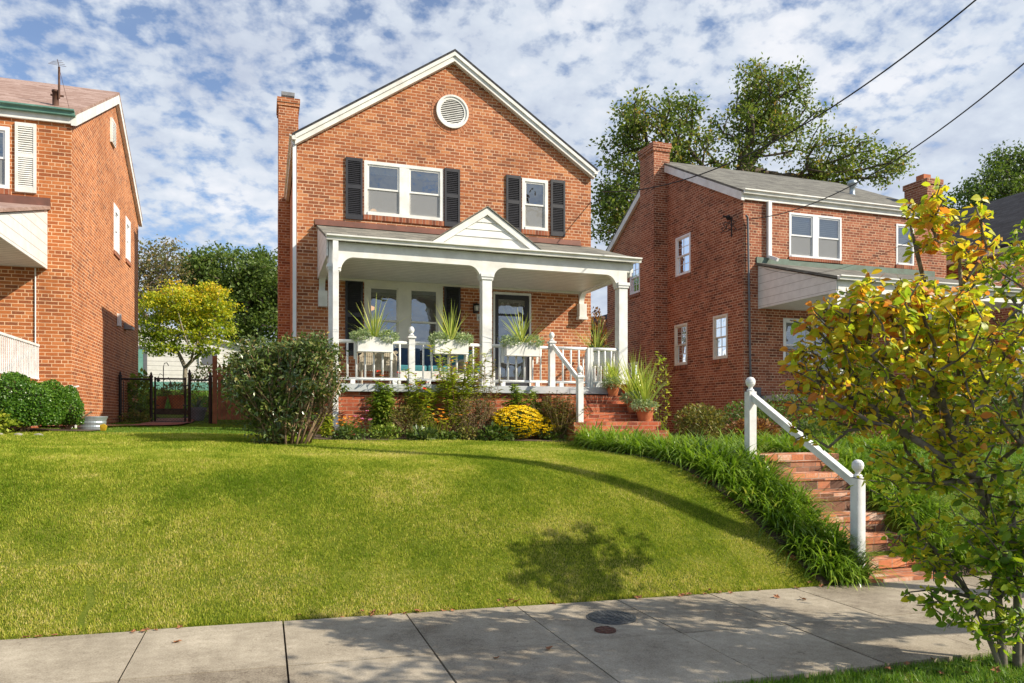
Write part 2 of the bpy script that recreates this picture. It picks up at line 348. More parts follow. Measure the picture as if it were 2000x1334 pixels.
leafmat('box_leaf', [(0.0, (0.035, 0.10, 0.010)), (0.5, (0.085, 0.20, 0.018)), (1.0, (0.16, 0.28, 0.03))], 0.3, 0.15, 3, 0.35, 0.5)
leafmat('garden_leaf', [(0.0, (0.09, 0.16, 0.02)), (0.5, (0.21, 0.31, 0.04)), (1.0, (0.42, 0.46, 0.07))], 0.35, 0.2, 3)
leafmat('lime_leaf', [(0.0, (0.22, 0.32, 0.03)), (0.6, (0.44, 0.50, 0.06)), (1.0, (0.66, 0.58, 0.08))], 0.4, 0.2, 3)
leafmat('brown_leaf', [(0.0, (0.09, 0.06, 0.035)), (0.6, (0.19, 0.14, 0.07)), (1.0, (0.22, 0.22, 0.07))], 0.25)
leafmat('olive_leaf', [(0.0, (0.09, 0.10, 0.022)), (0.6, (0.20, 0.21, 0.04)), (1.0, (0.36, 0.26, 0.06))], 0.3)
leafmat('silver_leaf', [(0.0, (0.19, 0.27, 0.13)), (0.6, (0.36, 0.46, 0.24)), (1.0, (0.55, 0.60, 0.32))], 0.25)
leafmat('spike_leaf', [(0.0, (0.24, 0.34, 0.05)), (0.6, (0.50, 0.58, 0.12)), (1.0, (0.75, 0.72, 0.25))], 0.35, 0, 1, 0.35, 0.5)
leafmat('agave_leaf', [(0.0, (0.04, 0.08, 0.06)), (1.0, (0.10, 0.16, 0.11))], 0.1)
leafmat('rust_leaf', [(0.0, (0.10, 0.035, 0.02)), (0.6, (0.25, 0.10, 0.035)), (1.0, (0.40, 0.22, 0.06))], 0.3)
leafmat('petal_yellow', [(0.0, (0.85, 0.55, 0.01)), (1.0, (0.92, 0.78, 0.02))], 0.25)
leafmat('petal_orange', [(0.0, (0.75, 0.22, 0.01)), (1.0, (0.85, 0.42, 0.02))], 0.25)
leafmat('petal_red', [(0.0, (0.65, 0.02, 0.02)), (1.0, (0.75, 0.08, 0.03))], 0.25)
leafmat('petal_pink', [(0.0, (0.55, 0.08, 0.25)), (1.0, (0.75, 0.25, 0.45))], 0.25)

# glass: a clear pane that mirrors the sky
m, nt, p, o = newmat('window_glass')
nt.nodes.remove(p)
fr = nt.nodes.new('ShaderNodeFresnel'); fr.inputs[0].default_value = 1.6
tr = nt.nodes.new('ShaderNodeBsdfTransparent'); tr.inputs[0].default_value = (0.55, 0.60, 0.62, 1)
gl = nt.nodes.new('ShaderNodeBsdfGlossy'); gl.inputs['Roughness'].default_value = 0.015; gl.inputs[0].default_value = (0.85, 0.92, 1, 1)
bw_ = nt.nodes.new('ShaderNodeBump'); bw_.inputs['Strength'].default_value = 0.5; bw_.inputs['Distance'].default_value = 0.012; nt.links.new(_noise(nt, _pos(nt), 2.6, 2, 0.5), bw_.inputs['Height']); nt.links.new(bw_.outputs[0], gl.inputs['Normal'])
ms = nt.nodes.new('ShaderNodeMixShader')
nt.links.new(_math(nt, 'ADD', _math(nt, 'MULTIPLY', fr.outputs[0], 1.3), 0.20), ms.inputs[0])
nt.links.new(tr.outputs[0], ms.inputs[1]); nt.links.new(gl.outputs[0], ms.inputs[2]); nt.links.new(ms.outputs[0], o.inputs[0])
# insect screen over the lower sash
m, nt, p, o = newmat('insect_screen')
tr = nt.nodes.new('ShaderNodeBsdfTransparent'); df = nt.nodes.new('ShaderNodeBsdfDiffuse'); df.inputs[0].default_value = (0.42, 0.42, 0.41, 1)
ms = nt.nodes.new('ShaderNodeMixShader'); ms.inputs[0].default_value = 0.5
nt.nodes.remove(p); nt.links.new(tr.outputs[0], ms.inputs[1]); nt.links.new(df.outputs[0], ms.inputs[2]); nt.links.new(ms.outputs[0], o.inputs[0])
# the one lamp that is lit inside
m, nt, p, o = newmat('lamp_glow'); p.inputs['Base Color'].default_value = (0.8, 0.5, 0.2, 1)
p.inputs['Emission Color'].default_value = (1, 0.45, 0.12, 1); p.inputs['Emission Strength'].default_value = 1.6


# ------------------------------------------------------------------ mesh building
class MB:
    def __init__(s): s.v = []; s.f = []

    def quad(s, a, b, c, d):
        n = len(s.v); s.v += [tuple(a), tuple(b), tuple(c), tuple(d)]; s.f.append((n, n + 1, n + 2, n + 3)); return s

    def poly(s, pts):
        n = len(s.v); s.v += [tuple(p) for p in pts]; s.f.append(tuple(range(n, n + len(pts)))); return s

    def box(s, x0, x1, y0, y1, z0, z1):
        n = len(s.v)
        s.v += [(x0, y0, z0), (x1, y0, z0), (x1, y1, z0), (x0, y1, z0), (x0, y0, z1), (x1, y0, z1), (x1, y1, z1), (x0, y1, z1)]
        for f in ((0, 3, 2, 1), (4, 5, 6, 7), (0, 1, 5, 4), (1, 2, 6, 5), (2, 3, 7, 6), (3, 0, 4, 7)): s.f.append(tuple(n + i for i in f))
        return s

    def prism(s, pts, vec):
        """extrude a planar polygon by vec"""
        n = len(s.v); k = len(pts)
        s.v += [tuple(p) for p in pts] + [(p[0] + vec[0], p[1] + vec[1], p[2] + vec[2]) for p in pts]
        s.f.append(tuple(range(n, n + k))); s.f.append(tuple(range(n + 2 * k - 1, n + k - 1, -1)))
        for i in range(k):
            j = (i + 1) % k; s.f.append((n + i, n + k + i, n + k + j, n + j))
        return s

    def bar(s, a, b, w, h=None, up=(0, 0, 1)):
        """rectangular bar from a to b; w across, h along up"""
        h = h or w; a = Vector(a); b = Vector(b); d = (b - a).normalized(); up = Vector(up)
        sd = d.cross(up)
        if sd.length < 1e-4: sd = d.cross(Vector((0, 1, 0)))
        sd.normalize(); u = sd.cross(d).normalized()
        q = [a + sd * (i * w / 2) + u * (j * h / 2) for i, j in ((-1, -1), (1, -1), (1, 1), (-1, 1))]
        return s.prism(q, b - a)

    def tube(s, pts, r, n=8, r2=None, cap=True):
        pts = [Vector(p) for p in pts]; k = len(pts); base = len(s.v)
        for i, p in enumerate(pts):
            d = (pts[min(i + 1, k - 1)] - pts[max(i - 1, 0)]).normalized()
            e = Vector((0, 0, 1)) if abs(d.z) < 0.9 else Vector((1, 0, 0))
            a = d.cross(e).normalized(); b = d.cross(a)
            rr = r if r2 is None else r + (r2 - r) * i / (k - 1)
            if isinstance(r, (list, tuple)): rr = r[i]
            for q in range(n):
                t = 2 * math.pi * q / n; s.v.append(tuple(p + a * (rr * math.cos(t)) + b * (rr * math.sin(t))))
        for i in range(k - 1):
            for q in range(n):
                q2 = (q + 1) % n; s.f.append((base + i * n + q, base + i * n + q2, base + (i + 1) * n + q2, base + (i + 1) * n + q))
        if cap:
            s.f.append(tuple(base + q for q in range(n - 1, -1, -1))); s.f.append(tuple(base + (k - 1) * n + q for q in range(n)))
        return s

    def lathe(s, c, prof, n=16, sx=1, sy=1):
        """prof: (radius, z) pairs from bottom to top"""
        base = len(s.v); k = len(prof)
        for r, z in prof:
            for q in range(n):
                t = 2 * math.pi * (q + 0.5) / n; s.v.append((c[0] + sx * r * math.cos(t), c[1] + sy * r * math.sin(t), c[2] + z))
        for i in range(k - 1):
            for q in range(n):
                q2 = (q + 1) % n; s.f.append((base + i * n + q, base + i * n + q2, base + (i + 1) * n + q2, base + (i + 1) * n + q))
        s.f.append(tuple(base + q for q in range(n - 1, -1, -1))); s.f.append(tuple(base + (k - 1) * n + q for q in range(n)))
        return s


ORG = {}


def tagit(o, label=None, cat=None, group=None, kind=None):
    if label: o['label'] = label
    if cat: o['category'] = cat
    if group: o['group'] = group
    if kind: o['kind'] = kind
    return o


def obj(name, mb, mat, parent=None, label=None, smooth=False, org=None, bevel=0):
    base = ORG[parent.name] if parent else (org or (0, 0, 0))
    me = bpy.data.meshes.new(name)
    v = np.array(mb.v, dtype=np.float64) - np.array(base)
    me.from_pydata(v.tolist(), [], mb.f)
    me.materials.append(MATS[mat])
    if smooth: me.shade_smooth()
    me.update()
    o = bpy.data.objects.new(name, me); COL.objects.link(o)
    if parent: o.parent = parent
    else: o.location = base
    ORG[o.name] = tuple(base)
    if label: o['label'] = label
    if bevel:
        b = o.modifiers.new('bevel', 'BEVEL'); b.width = bevel; b.segments = 2; b.limit_method = 'ANGLE'
    return o


def npobj(name, V, F, mat, parent=None, org=None, smooth=False):
    """V (n,3) array; F list of face arrays, each (m,k)"""
    base = np.array(ORG[parent.name] if parent else (org or (0, 0, 0)), dtype=np.float64)
    me = bpy.data.meshes.new(name)
    V = np.asarray(V, dtype=np.float64) - base
    if not isinstance(F, list): F = [F]
    li = np.concatenate([f.ravel() for f in F]).astype(np.int32)
    tot = np.concatenate([np.full(len(f), f.shape[1]) for f in F]).astype(np.int32)
    st = np.concatenate([[0], np.cumsum(tot)[:-1]]).astype(np.int32)
    me.vertices.add(len(V)); me.vertices.foreach_set('co', V.astype(np.float32).ravel())
    me.loops.add(len(li)); me.loops.foreach_set('vertex_index', li)
    me.polygons.add(len(tot)); me.polygons.foreach_set('loop_start', st)
    me.polygons.foreach_set('use_smooth', np.full(len(tot), smooth))
    me.update(calc_edges=True); me.materials.append(MATS[mat])
    o = bpy.data.objects.new(name, me); COL.objects.link(o)
    if parent: o.parent = parent
    else: o.location = tuple(base)
    ORG[o.name] = tuple(base)
    return o


def thing(name, label, cat, loc, group=None, kind=None):
    o = bpy.data.objects.new(name, None); COL.objects.link(o); o.location = loc; o.empty_display_size = 0.2
    ORG[o.name] = tuple(loc); return tagit(o, label, cat, group, kind)


def solo(name, mb, mat, label, cat, loc, group=None, smooth=False, bevel=0):
    return tagit(obj(name, mb, mat, None, None, smooth, loc, bevel), label, cat, group)


def dup(root, loc, label=None, rotz=0.0, scale=1.0):
    c = root.copy(); COL.objects.link(c); c.location = loc; c.rotation_euler = (0, 0, rotz); c.scale = (scale,) * 3
    if label: c['label'] = label
    for ch in root.children:
        d = ch.copy(); COL.objects.link(d); d.parent = c
        for g in ch.children:
            e = g.copy(); COL.objects.link(e); e.parent = d
    return c


# ------------------------------------------------------------------ foliage
def unit(a):
    return a / np.maximum(np.linalg.norm(a, axis=-1, keepdims=True), 1e-9)


def leaf_diamond(P, D, Nn, L, W):
    n = len(P); S = unit(np.cross(D, Nn)); L = np.broadcast_to(L, n)[:, None]; W = np.broadcast_to(W, n)[:, None]
    mid = P + D * L * 0.45
    V = np.stack([P, mid + S * W / 2 + Nn * L * 0.06, P + D * L, mid - S * W / 2 + Nn * L * 0.06], 1).reshape(-1, 3)
    i = np.arange(n)[:, None] * 4
    return V, [np.concatenate([i, i + 1, i + 2, i + 3], 1)]


def leaf_oval(P, D, Nn, L, W):
    """ovate leaf, folded at its midrib and drooping at the tip"""
    n = len(P); S = unit(np.cross(D, Nn)); L = np.broadcast_to(L, n)[:, None]; W = np.broadcast_to(W, n)[:, None]
    fold = rng.uniform(0.02, 0.22, (n, 1)); dr = rng.uniform(0.0, 0.3, (n, 1))
    rows = []
    for t, h in ((0, 0), (0.22, 0.36), (0.5, 0.5), (0.78, 0.33), (1, 0)):
        c = P + D * L * t - Nn * (L * dr * t * t)
        if h == 0: rows.append([c])
        else: rows.append([c + S * W * h + Nn * W * h * fold * 2, c, c - S * W * h + Nn * W * h * fold * 2])
    flat = [x for r in rows for x in r]
    V = np.stack(flat, 1).reshape(-1, 3); i = np.arange(n)[:, None] * 11
    # 0 | 1 2 3 | 4 5 6 | 7 8 9 | 10
    q = [i + np.array([[1, 2, 5, 4]]), i + np.array([[2, 3, 6, 5]]), i + np.array([[4, 5, 8, 7]]), i + np.array([[5, 6, 9, 8]])]
    t = [i + np.array([[0, 2, 1]]), i + np.array([[0, 3, 2]]), i + np.array([[7, 8, 10]]), i + np.array([[8, 9, 10]])]
    return V, [np.concatenate(q), np.concatenate(t)]


def blades(P, az, L, W, lean, curl, segs=4):
    """arching strap leaves: lean = start angle from vertical, curl = added angle along the blade"""
    n = len(P); L = np.broadcast_to(L, n); W = np.broadcast_to(W, n); lean = np.broadcast_to(lean, n); curl = np.broadcast_to(curl, n)
    h = np.stack([np.cos(az), np.sin(az), np.zeros(n)], 1); s = np.stack([-np.sin(az), np.cos(az), np.zeros(n)], 1)
    c = P.copy(); rows = []
    for k in range(segs + 1):
        t = k / segs; wd = (W * (1.0 if k == 0 else max(0.04, 1 - t ** 2.2)))[:, None] / 2
        rows += [c - s * wd, c + s * wd]
        a = lean + curl * (t + 0.5 / segs)
        c = c + (h * np.sin(a)[:, None] + np.array([0, 0, 1]) * np.cos(a)[:, None]) * (L / segs)[:, None]
    V = np.stack(rows, 1).reshape(-1, 3); i = np.arange(n)[:, None] * (2 * segs + 2)
    F = np.concatenate([i + np.array([[2 * k, 2 * k + 1, 2 * k + 3, 2 * k + 2]]) for k in range(segs)])
    return V, [F]


def rdir(n, up=0.0, spread=1.0):
    d = rng.normal(size=(n, 3)) * spread; d[:, 2] += up; return unit(d)


def merge(parts):
    Vs, Fs, off = [], [], 0
    for V, F in parts:
        Vs.append(V); Fs += [f + off for f in F]; off += len(V)
    return np.concatenate(Vs), Fs


def grow(root, tips, bf=0.4, wig=0.08, trunk=None):
    """connect tips to a root by a balanced spanning tree; returns nodes, parents"""
    nodes = [np.array(p, float) for p in (trunk or [root])]; par = [-1] + list(range(len(nodes) - 1))
    plen = [0.0]
    for i in range(1, len(nodes)): plen.append(plen[-1] + np.linalg.norm(nodes[i] - nodes[i - 1]))
    tips = sorted(tips, key=lambda t: np.linalg.norm(t - nodes[-1]))
    A = np.array(nodes)
    tipidx = []
    minz = nodes[-1][2] if len(nodes) > 1 else -1e9
    for t in tips:
        d = np.linalg.norm(A - t, axis=1); cost = d + bf * np.array(plen)
        cost[0] += 0.0 if len(nodes) == 1 else 1e3
        # a branch should not come from above its tip
        cost = cost + np.maximum(A[:, 2] - t[2], 0) * 0.8
        j = int(np.argmin(cost)); k = max(1, int(d[j] / 0.45)) if d[j] < 4 else int(d[j] / 0.9)
        k = min(k, 6); prev = j; a = A[j].copy()
        for q in range(1, k + 1):
            pnt = a + (t - a) * q / k
            if q < k: pnt = pnt + rng.normal(size=3) * wig * d[j] / k + np.array([0, 0, -0.04 * d[j] * math.sin(math.pi * q / k)])
            nodes.append(pnt); par.append(prev); plen.append(plen[prev] + np.linalg.norm(pnt - nodes[prev])); prev = len(nodes) - 1
        tipidx.append(prev); A = np.array(nodes)
    return A, par, tipidx


def branches_mesh(A, par, tips, rt=0.006, ex=0.45, n=5, rmax=None):
    cnt = np.zeros(len(A))
    for t in tips:
        j = t
        while j >= 0: cnt[j] += 1; j = par[j]
    r = rt * np.maximum(cnt, 0.6) ** ex
    if rmax: r = np.minimum(r, rmax)
    idx = np.arange(1, len(A)); pa = np.array(par[1:])
    a, b = A[pa], A[idx]; ra = np.minimum(r[pa], r[idx] * 1.5); ra[pa == 0] = r[0] * 1.25 if rmax is None else r[0] * 1.2; rb = r[idx]
    d = unit(b - a); e = np.where(np.abs(d[:, 2:3]) < 0.9, [[0, 0, 1]], [[1, 0, 0]]); s = unit(np.cross(d, e)); u = np.cross(d, s)
    rows = []
    for c, rr in ((a, ra), (b + d * (rb * 0.3)[:, None], rb)):
        for q in range(n):
            t = 2 * math.pi * q / n; rows.append(c + s * (rr * math.cos(t))[:, None] + u * (rr * math.sin(t))[:, None])
    V = np.stack(rows, 1).reshape(-1, 3); i = np.arange(len(idx))[:, None] * 2 * n
    F = np.concatenate([i + np.array([[q, (q + 1) % n, n + (q + 1) % n, n + q]]) for q in range(n)])
    return V, [F]


def in_ellipsoids(ells, n, shell=0.0):
    """n points in a list of (centre, radii, weight)"""
    wts = np.array([e[2] for e in ells], float); wts /= wts.sum(); out = []
    for k in rng.choice(len(ells), n, p=wts):
        c, r, _ = ells[k]; d = rdir(1)[0]; rad = rng.uniform(shell ** 3, 1) ** (1 / 3)
        out.append(np.array(c) + d * rad * np.array(r))
    return out


def tree(name, label, cat, base, ells, ntips, leaves_per, lsize, spread, leafm, barkm='bark', rt=0.02, bf=0.3, trunk=None, group=None,
         shape='diamond', aspect=0.6, crown='crown', wood='trunk', up=0.3, shell=0.35, wig=0.08, rmax=None, flat=1.0, n=5, along=0.0, ex=0.45):
    t = thing(name, label, cat, base, group)
    tips = in_ellipsoids(ells, ntips, shell)
    A, par, ti = grow(np.array(base), tips, bf, wig, [np.array(p, float) for p in trunk] if trunk else [np.array(base, float)])
    V, F = branches_mesh(A, par, ti, rt, ex, n, rmax)
    npobj(wood, V, F, barkm, t, smooth=True)
    T = A[np.array(ti)]
    P = np.repeat(T, leaves_per, 0); k = len(P)
    off = rng.normal(size=(k, 3)) * spread * np.array([1, 1, 0.7 * flat]); P = P + off
    if along:
        m = int(k * along); idx = rng.integers(len(trunk or [0]), len(A), m); pa = np.array(par)[idx]
        q = rng.uniform(0, 1, (m, 1)); P2 = A[idx] * q + A[pa] * (1 - q) + rng.normal(size=(m, 3)) * spread * 0.35
        P = np.concatenate([P, P2]); off = np.concatenate([off, rng.normal(size=(m, 3))]); k = len(P)
    D = unit(unit(off) * 0.6 + rdir(k) * 0.9 + np.array([0, 0, -0.15]))
    Nn = unit(np.cross(D, rdir(k))); Nn = unit(Nn * np.sign(Nn[:, 2:3] + 1e-6) + np.array([0, 0, up]))
    S = lsize * rng.uniform(0.65, 1.25, k)
    V, F = (leaf_oval if shape == 'oval' else leaf_diamond)(P, D, Nn, S, S * aspect)
    npobj(crown, V, F, leafm, t)
    return t


# ------------------------------------------------------------------ the ground
KY = np.array([-400, 2.75, 2.76, 2.95, 2.96, 4.24, 4.25, 6.52, 6.56, 7.0, 7.5, 8.0, 8.5, 9.0, 10.0, 11.3, 13.0, 15.6, 20.0, 24.0, 26.0, 28.0, 34.0, 60.0, 500.0])
KZ = np.array([-0.28, -0.28, -0.28, -0.10, -0.03, -0.03, -0.10, -0.10, 0.0, 0.29, 0.64, 0.96, 1.15, 1.24, 1.30, 1.34, 1.44, 1.48, 1.52, 1.80, 2.2, 2.48, 2.75, 3.1, 3.2])


def grade(X):
    return -0.020 * np.clip(X, -14, 26) - 0.018


def gz(X, Y):
    X = np.asarray(X, float); Y = np.asarray(Y, float)
    z = np.interp(Y, KY, KZ)
    for d in (0.16, 0.34):  # rounded crest
        zz = (np.interp(Y - d, KY, KZ) + np.interp(Y + d, KY, KZ)) / 2
        z = np.where(Y > 7.0, (z + zz) / 2, z)
    bumpy = 0.02 * np.sin(X * 1.3 + Y) * np.sin(Y * 0.9 - X * 0.4)
    z = z + grade(X) + np.where(Y > 7.2, bumpy, 0)
    notch = (X > 6.44) & (X < 7.63) & (Y > 6.6) & (Y < 8.7)
    return np.where(notch, np.interp(Y, [6.6, 8.4, 8.7], [-0.35, 0.75, 0.95]), z)


def gz1(x, y): return float(gz(np.array([x]), np.array([y]))[0])


xs = np.concatenate([[-400, -150, -60, -30, -20], np.arange(-14, 18.01, 0.4), [6.43, 6.45, 7.62, 7.64], [20, 26, 40, 80, 200, 400]])
ys = np.concatenate([[-400, -60, -8, 0, 2.0, 2.75, 2.76, 2.95, 2.96, 3.5, 4.24, 4.25, 5.3, 6.52, 6.56], np.arange(6.7, 14, 0.15), np.arange(14, 30, 0.8), [32, 36, 44, 60, 100, 200, 500]])
xs = np.sort(xs); XX, YY = np.meshgrid(xs, ys); ZZ = gz(XX, YY) - 0.004
nx, ny = len(xs), len(ys)
i, j = np.meshgrid(np.arange(nx - 1), np.arange(ny - 1)); a = (j * nx + i).ravel()
g = npobj('ground', np.stack([XX, YY, ZZ], -1).reshape(-1, 3), np.stack([a, a + 1, a + nx + 1, a + nx], 1), 'turf', smooth=False)
tagit(g, kind='structure')


def sheet(name, poly_fn, x0, x1, y0, y1, dz, mat, n=24, mny=6, label=None):
    """a sheet following the ground, dz above it"""
    us = np.linspace(0, 1, n); vs = np.linspace(0, 1, mny); V = []
    for v in vs:
        for u in us:
            x, y = poly_fn(u, v); V.append((x, y, gz1(x, y) + dz))
    F = [[j * n + i, j * n + i + 1, (j + 1) * n + i + 1, (j + 1) * n + i] for j in range(mny - 1) for i in range(n - 1)]
    o = npobj(name, np.array(V), np.array(F), mat); tagit(o, kind='structure'); return o


# road, kerb
mb = MB(); mb.quad((-400, -8, -0.02 - 0.24), (400, -8, -0.02 - 0.24), (400, 2.76, -0.24), (-400, 2.76, -0.24))
mb = MB()
for a, b in ((-400, -14), (-14, 26), (26, 400)):
    za, zb = float(grade(a)) - 0.262, float(grade(b)) - 0.262
    mb.quad((a, -7.5, za), (b, -7.5, zb), (b, 2.76, zb), (a, 2.76, za))
tagit(obj('road', mb, 'asphalt'), kind='structure')
mb = MB()
for a, b in ((-60, -14), (-14, 26), (26, 70)):
    za, zb = float(grade(a)), float(grade(b))
    mb.prism([(a, 2.765, za - 0.35), (a, 2.945, za - 0.35), (a, 2.945, za - 0.02), (a, 2.765, za - 0.02)], (b - a, 0, zb - za))
tagit(obj('kerb', mb, 'kerb_concrete'), kind='structure')
# sidewalk slabs with open joints
mb = MB(); J0, JS = 0.155, 1.045
for k in range(-14, 26):
    a, b = J0 + JS * k + 0.007, J0 + JS * (k + 1) - 0.007
    for y0, y1 in ((4.25, 5.341), (5.352, 6.53)):
        n = 6; cols = np.linspace(a, b, n)
        dz = random.uniform(-0.004, 0.004)
        P0 = [(x, y0, float(grade(x)) + dz) for x in cols]; P1 = [(x, y1, float(grade(x)) + dz) for x in cols]
        for q in range(n - 1): mb.quad(P0[q], P0[q + 1], P1[q + 1], P1[q])
        mb.quad((a, y0, P0[0][2] - 0.07), (b, y0, P0[-1][2] - 0.07), P0[-1], P0[0])
        mb.quad((b, y1, P1[-1][2] - 0.07), (a, y1, P1[0][2] - 0.07), P1[0], P1[-1])
        mb.quad((a, y1, P1[0][2] - 0.07), (a, y0, P0[0][2] - 0.07), P0[0], P1[0])
        mb.quad((b, y0, P0[-1][2] - 0.07), (b, y1, P1[-1][2] - 0.07), P1[-1], P0[-1])
tagit(obj('sidewalk', mb, 'concrete'), kind='structure')
mb = MB(); mb.quad((-14, 4.25, float(grade(-14)) - 0.045), (26, 4.25, float(grade(26)) - 0.045), (26, 6.53, float(grade(26)) - 0.045), (-14, 6.53, float(grade(-14)) - 0.045))
tagit(obj('sidewalk_bed', mb, 'soil'), kind='structure')

# walkway from the porch steps to the street steps, and brick path of the left neighbour
wk = sheet('walkway', lambda u, v: (6.42 + 1.2 * v - 0.9 * (u ** 1.5), 8.72 + 3.3 * u), 0, 0, 0, 0, 0.03, 'brick_path')


def lpath(u, v):
    # from the gate, forward, then curling off to the left
    pts = [(-2.2, 21.6), (-2.2, 20.4), (-2.2, 18.3), (-2.6, 16.6), (-4.2, 15.25), (-6.5, 14.75), (-9.5, 14.6), (-13, 14.5)]
    t = u * (len(pts) - 1); k = min(int(t), len(pts) - 2); f = t - k
    a = np.array(pts[k]); b = np.array(pts[k + 1]); c = a + (b - a) * f
    d = (b - a) / np.linalg.norm(b - a); nrm = np.array([d[1], -d[0]])
    if k + 2 < len(pts):
        d2 = np.array(pts[k + 2]) - b; d2 /= np.linalg.norm(d2); n2 = np.array([d2[1], -d2[0]]); nrm = nrm * (1 - f) + n2 * f
    c = c + nrm * (v - 0.5) * 0.95
    return c[0], c[1]


sheet('brick_path', lpath, 0, 0, 0, 0, 0.038, 'brick_path', n=40, mny=4)


# planting beds (soil) hugging the porch and the walkway
def bed(name, fn, n=24, mny=6, dz=0.012): return sheet(name, fn, 0, 0, 0, 0, dz, 'soil', n, mny)


bed('flower_bed_soil', lambda u, v: (0.75 + 4.75 * u, 12.25 - 0.12 * math.sin(u * 9) + 1.1 * v))


def edge_x(y):  # lawn-side edge of the lily border
    return float(np.interp(y, [6.5, 7.5, 8.5, 9.5, 10.7, 12.2], [5.80, 5.56, 5.28, 5.02, 4.95, 5.25]))


bed('lily_bed_soil', lambda u, v: (edge_x(6.56 + 5.7 * u) + (6.25 - 0.72 * max(0, (u - 0.3) / 0.7) ** 1.5 - edge_x(6.56 + 5.7 * u)) * v, 6.56 + 5.7 * u), 30, 6, 0.012)
bed('right_bed_soil', lambda u, v: (7.55 + 0.85 * v - 0.5 * max(0, u - 0.4), 6.56 + 5.4 * u), 24, 5, 0.014)
bed('boxwood_bed_soil', lambda u, v: (-6.5 + 3.9 * u, 12.3 + 1.2 * v + 0.9 * u), 12, 4, 0.018)


# ------------------------------------------------------------------ lawn blades
def grass(name, x0, x1, y0, y1, n, L, W, mat, test=None, lean=0.5, group=None, label=None):
    X = rng.uniform(x0, x1, n); Y = rng.uniform(y0, y1, n)
    if test is not None:
        k = test(X, Y); X, Y = X[k], Y[k]
    n = len(X); Z = gz(X, Y) - 0.006
    P = np.stack([X, Y, Z], 1); az = rng.uniform(0, 2 * math.pi, n)
    G = rng.uniform(0, 1, (420, 420)); fx, fy = (X + 30) * 21 % 419, (Y + 30) * 21 % 419; ix, iy = fx.astype(int), fy.astype(int); tx, ty = fx - ix, fy - iy
    nz = (G[ix, iy] * (1 - tx) + G[ix + 1, iy] * tx) * (1 - ty) + (G[ix, iy + 1] * (1 - tx) + G[ix + 1, iy + 1] * tx) * ty
    Ls = L * rng.uniform(0.5, 1.2, n) * (0.70 + 0.6 * nz)
    h = np.stack([np.cos(az), np.sin(az), np.zeros(n)], 1); s = np.stack([-np.sin(az), np.cos(az), np.zeros(n)], 1)
    ln = rng.uniform(0.1, 1.1, n)[:, None] * lean * 2
    Wd = (W * rng.uniform(0.7, 1.3, n))[:, None]
    V = np.stack([P - s * Wd / 2, P + s * Wd / 2, P + (h * np.sin(ln) + np.array([0, 0, 1]) * np.cos(ln)) * Ls[:, None]], 1).reshape(-1, 3)
    F = np.arange(3 * n).reshape(-1, 3)
    o = npobj(name, V, F, mat); tagit(o, label, 'grass', kind='stuff'); return o


ex = np.vectorize(edge_x)


def lawn_ok(X, Y):
    k = (X < np.interp(Y, [6.5, 7.5, 8.5, 9.5, 10.7, 12.2], [5.80, 5.56, 5.28, 5.02, 4.95, 5.25]))
    bedf = (X > 0.75) & (X < 5.5) & (Y > 12.22 - 0.1 * np.sin(X * 2))
    onpath = (np.abs(X + 2.2) < 0.5) & (Y > 18) & (Y < 23.5)
    pl = np.interp(X, [-14, -9.5, -6.5, -4.2, -2.6, -2.05], [14.5, 14.6, 14.75, 15.25, 16.6, 18.3])
    onp2 = (X < -2.0) & (np.abs(Y - pl) < 0.5 + 0.35 * (X > -4.2))
    bush = ((X - 0.2) ** 2 + (Y - 11.35) ** 2) < 0.18
    k = k & ~((np.abs(X + 1.36 + 0.02 * np.sin(Y * 20)) < 0.028) & (Y < 6.98))
    return k & ~bedf & ~onpath & ~onp2 & ~bush


grass('lawn_grass', -6.5, 6, 6.53, 9.6, 820000, 0.029, 0.0068, 'grass_blade', lambda X, Y: lawn_ok(X, Y) & (X > -0.39 * Y - 1.2), label='closely mown yellow-green front lawn sloping to the sidewalk')
grass('lawn_grass_upper', -9, 6, 9.6, 13.0, 300000, 0.032, 0.010, 'grass_blade', lambda X, Y: lawn_ok(X, Y) & (X > -0.39 * Y - 1.2), label='mown grass on the level top of the front lawn')
grass('side_yard_grass', -9, 0.6, 12.6, 22, 150000, 0.026, 0.013, 'lush_blade', lambda X, Y: lawn_ok(X, Y), label='greener grass between the two houses in front of the gate')
grass('right_yard_grass', 8.3, 16, 6.6, 13.5, 90000, 0.055, 0.014, 'lush_blade', None, label='bright green grass of the yard beyond the brick steps')
grass('back_yard_grass', -9, 4, 24.2, 34, 60000, 0.12, 0.03, 'lush_blade', None, label='sunlit grass rising behind the chain-link gate')
grass('verge_grass', 2.4, 8, 3.0, 4.24, 42000, 0.06, 0.008, 'lush_blade', None, label='strip of grass between sidewalk and street at the bottom right')
# brown litter in the lawn edge
# fringe that spills over the sidewalk edge
grass('lawn_edge_fringe', -6, 5.8, 6.46, 6.60, 16000, 0.055, 0.008, 'grass_blade', None, 0.7, label='ragged straw-coloured grass fringe along the sidewalk edge')

# ------------------------------------------------------------------ house helpers
FY = 15.67


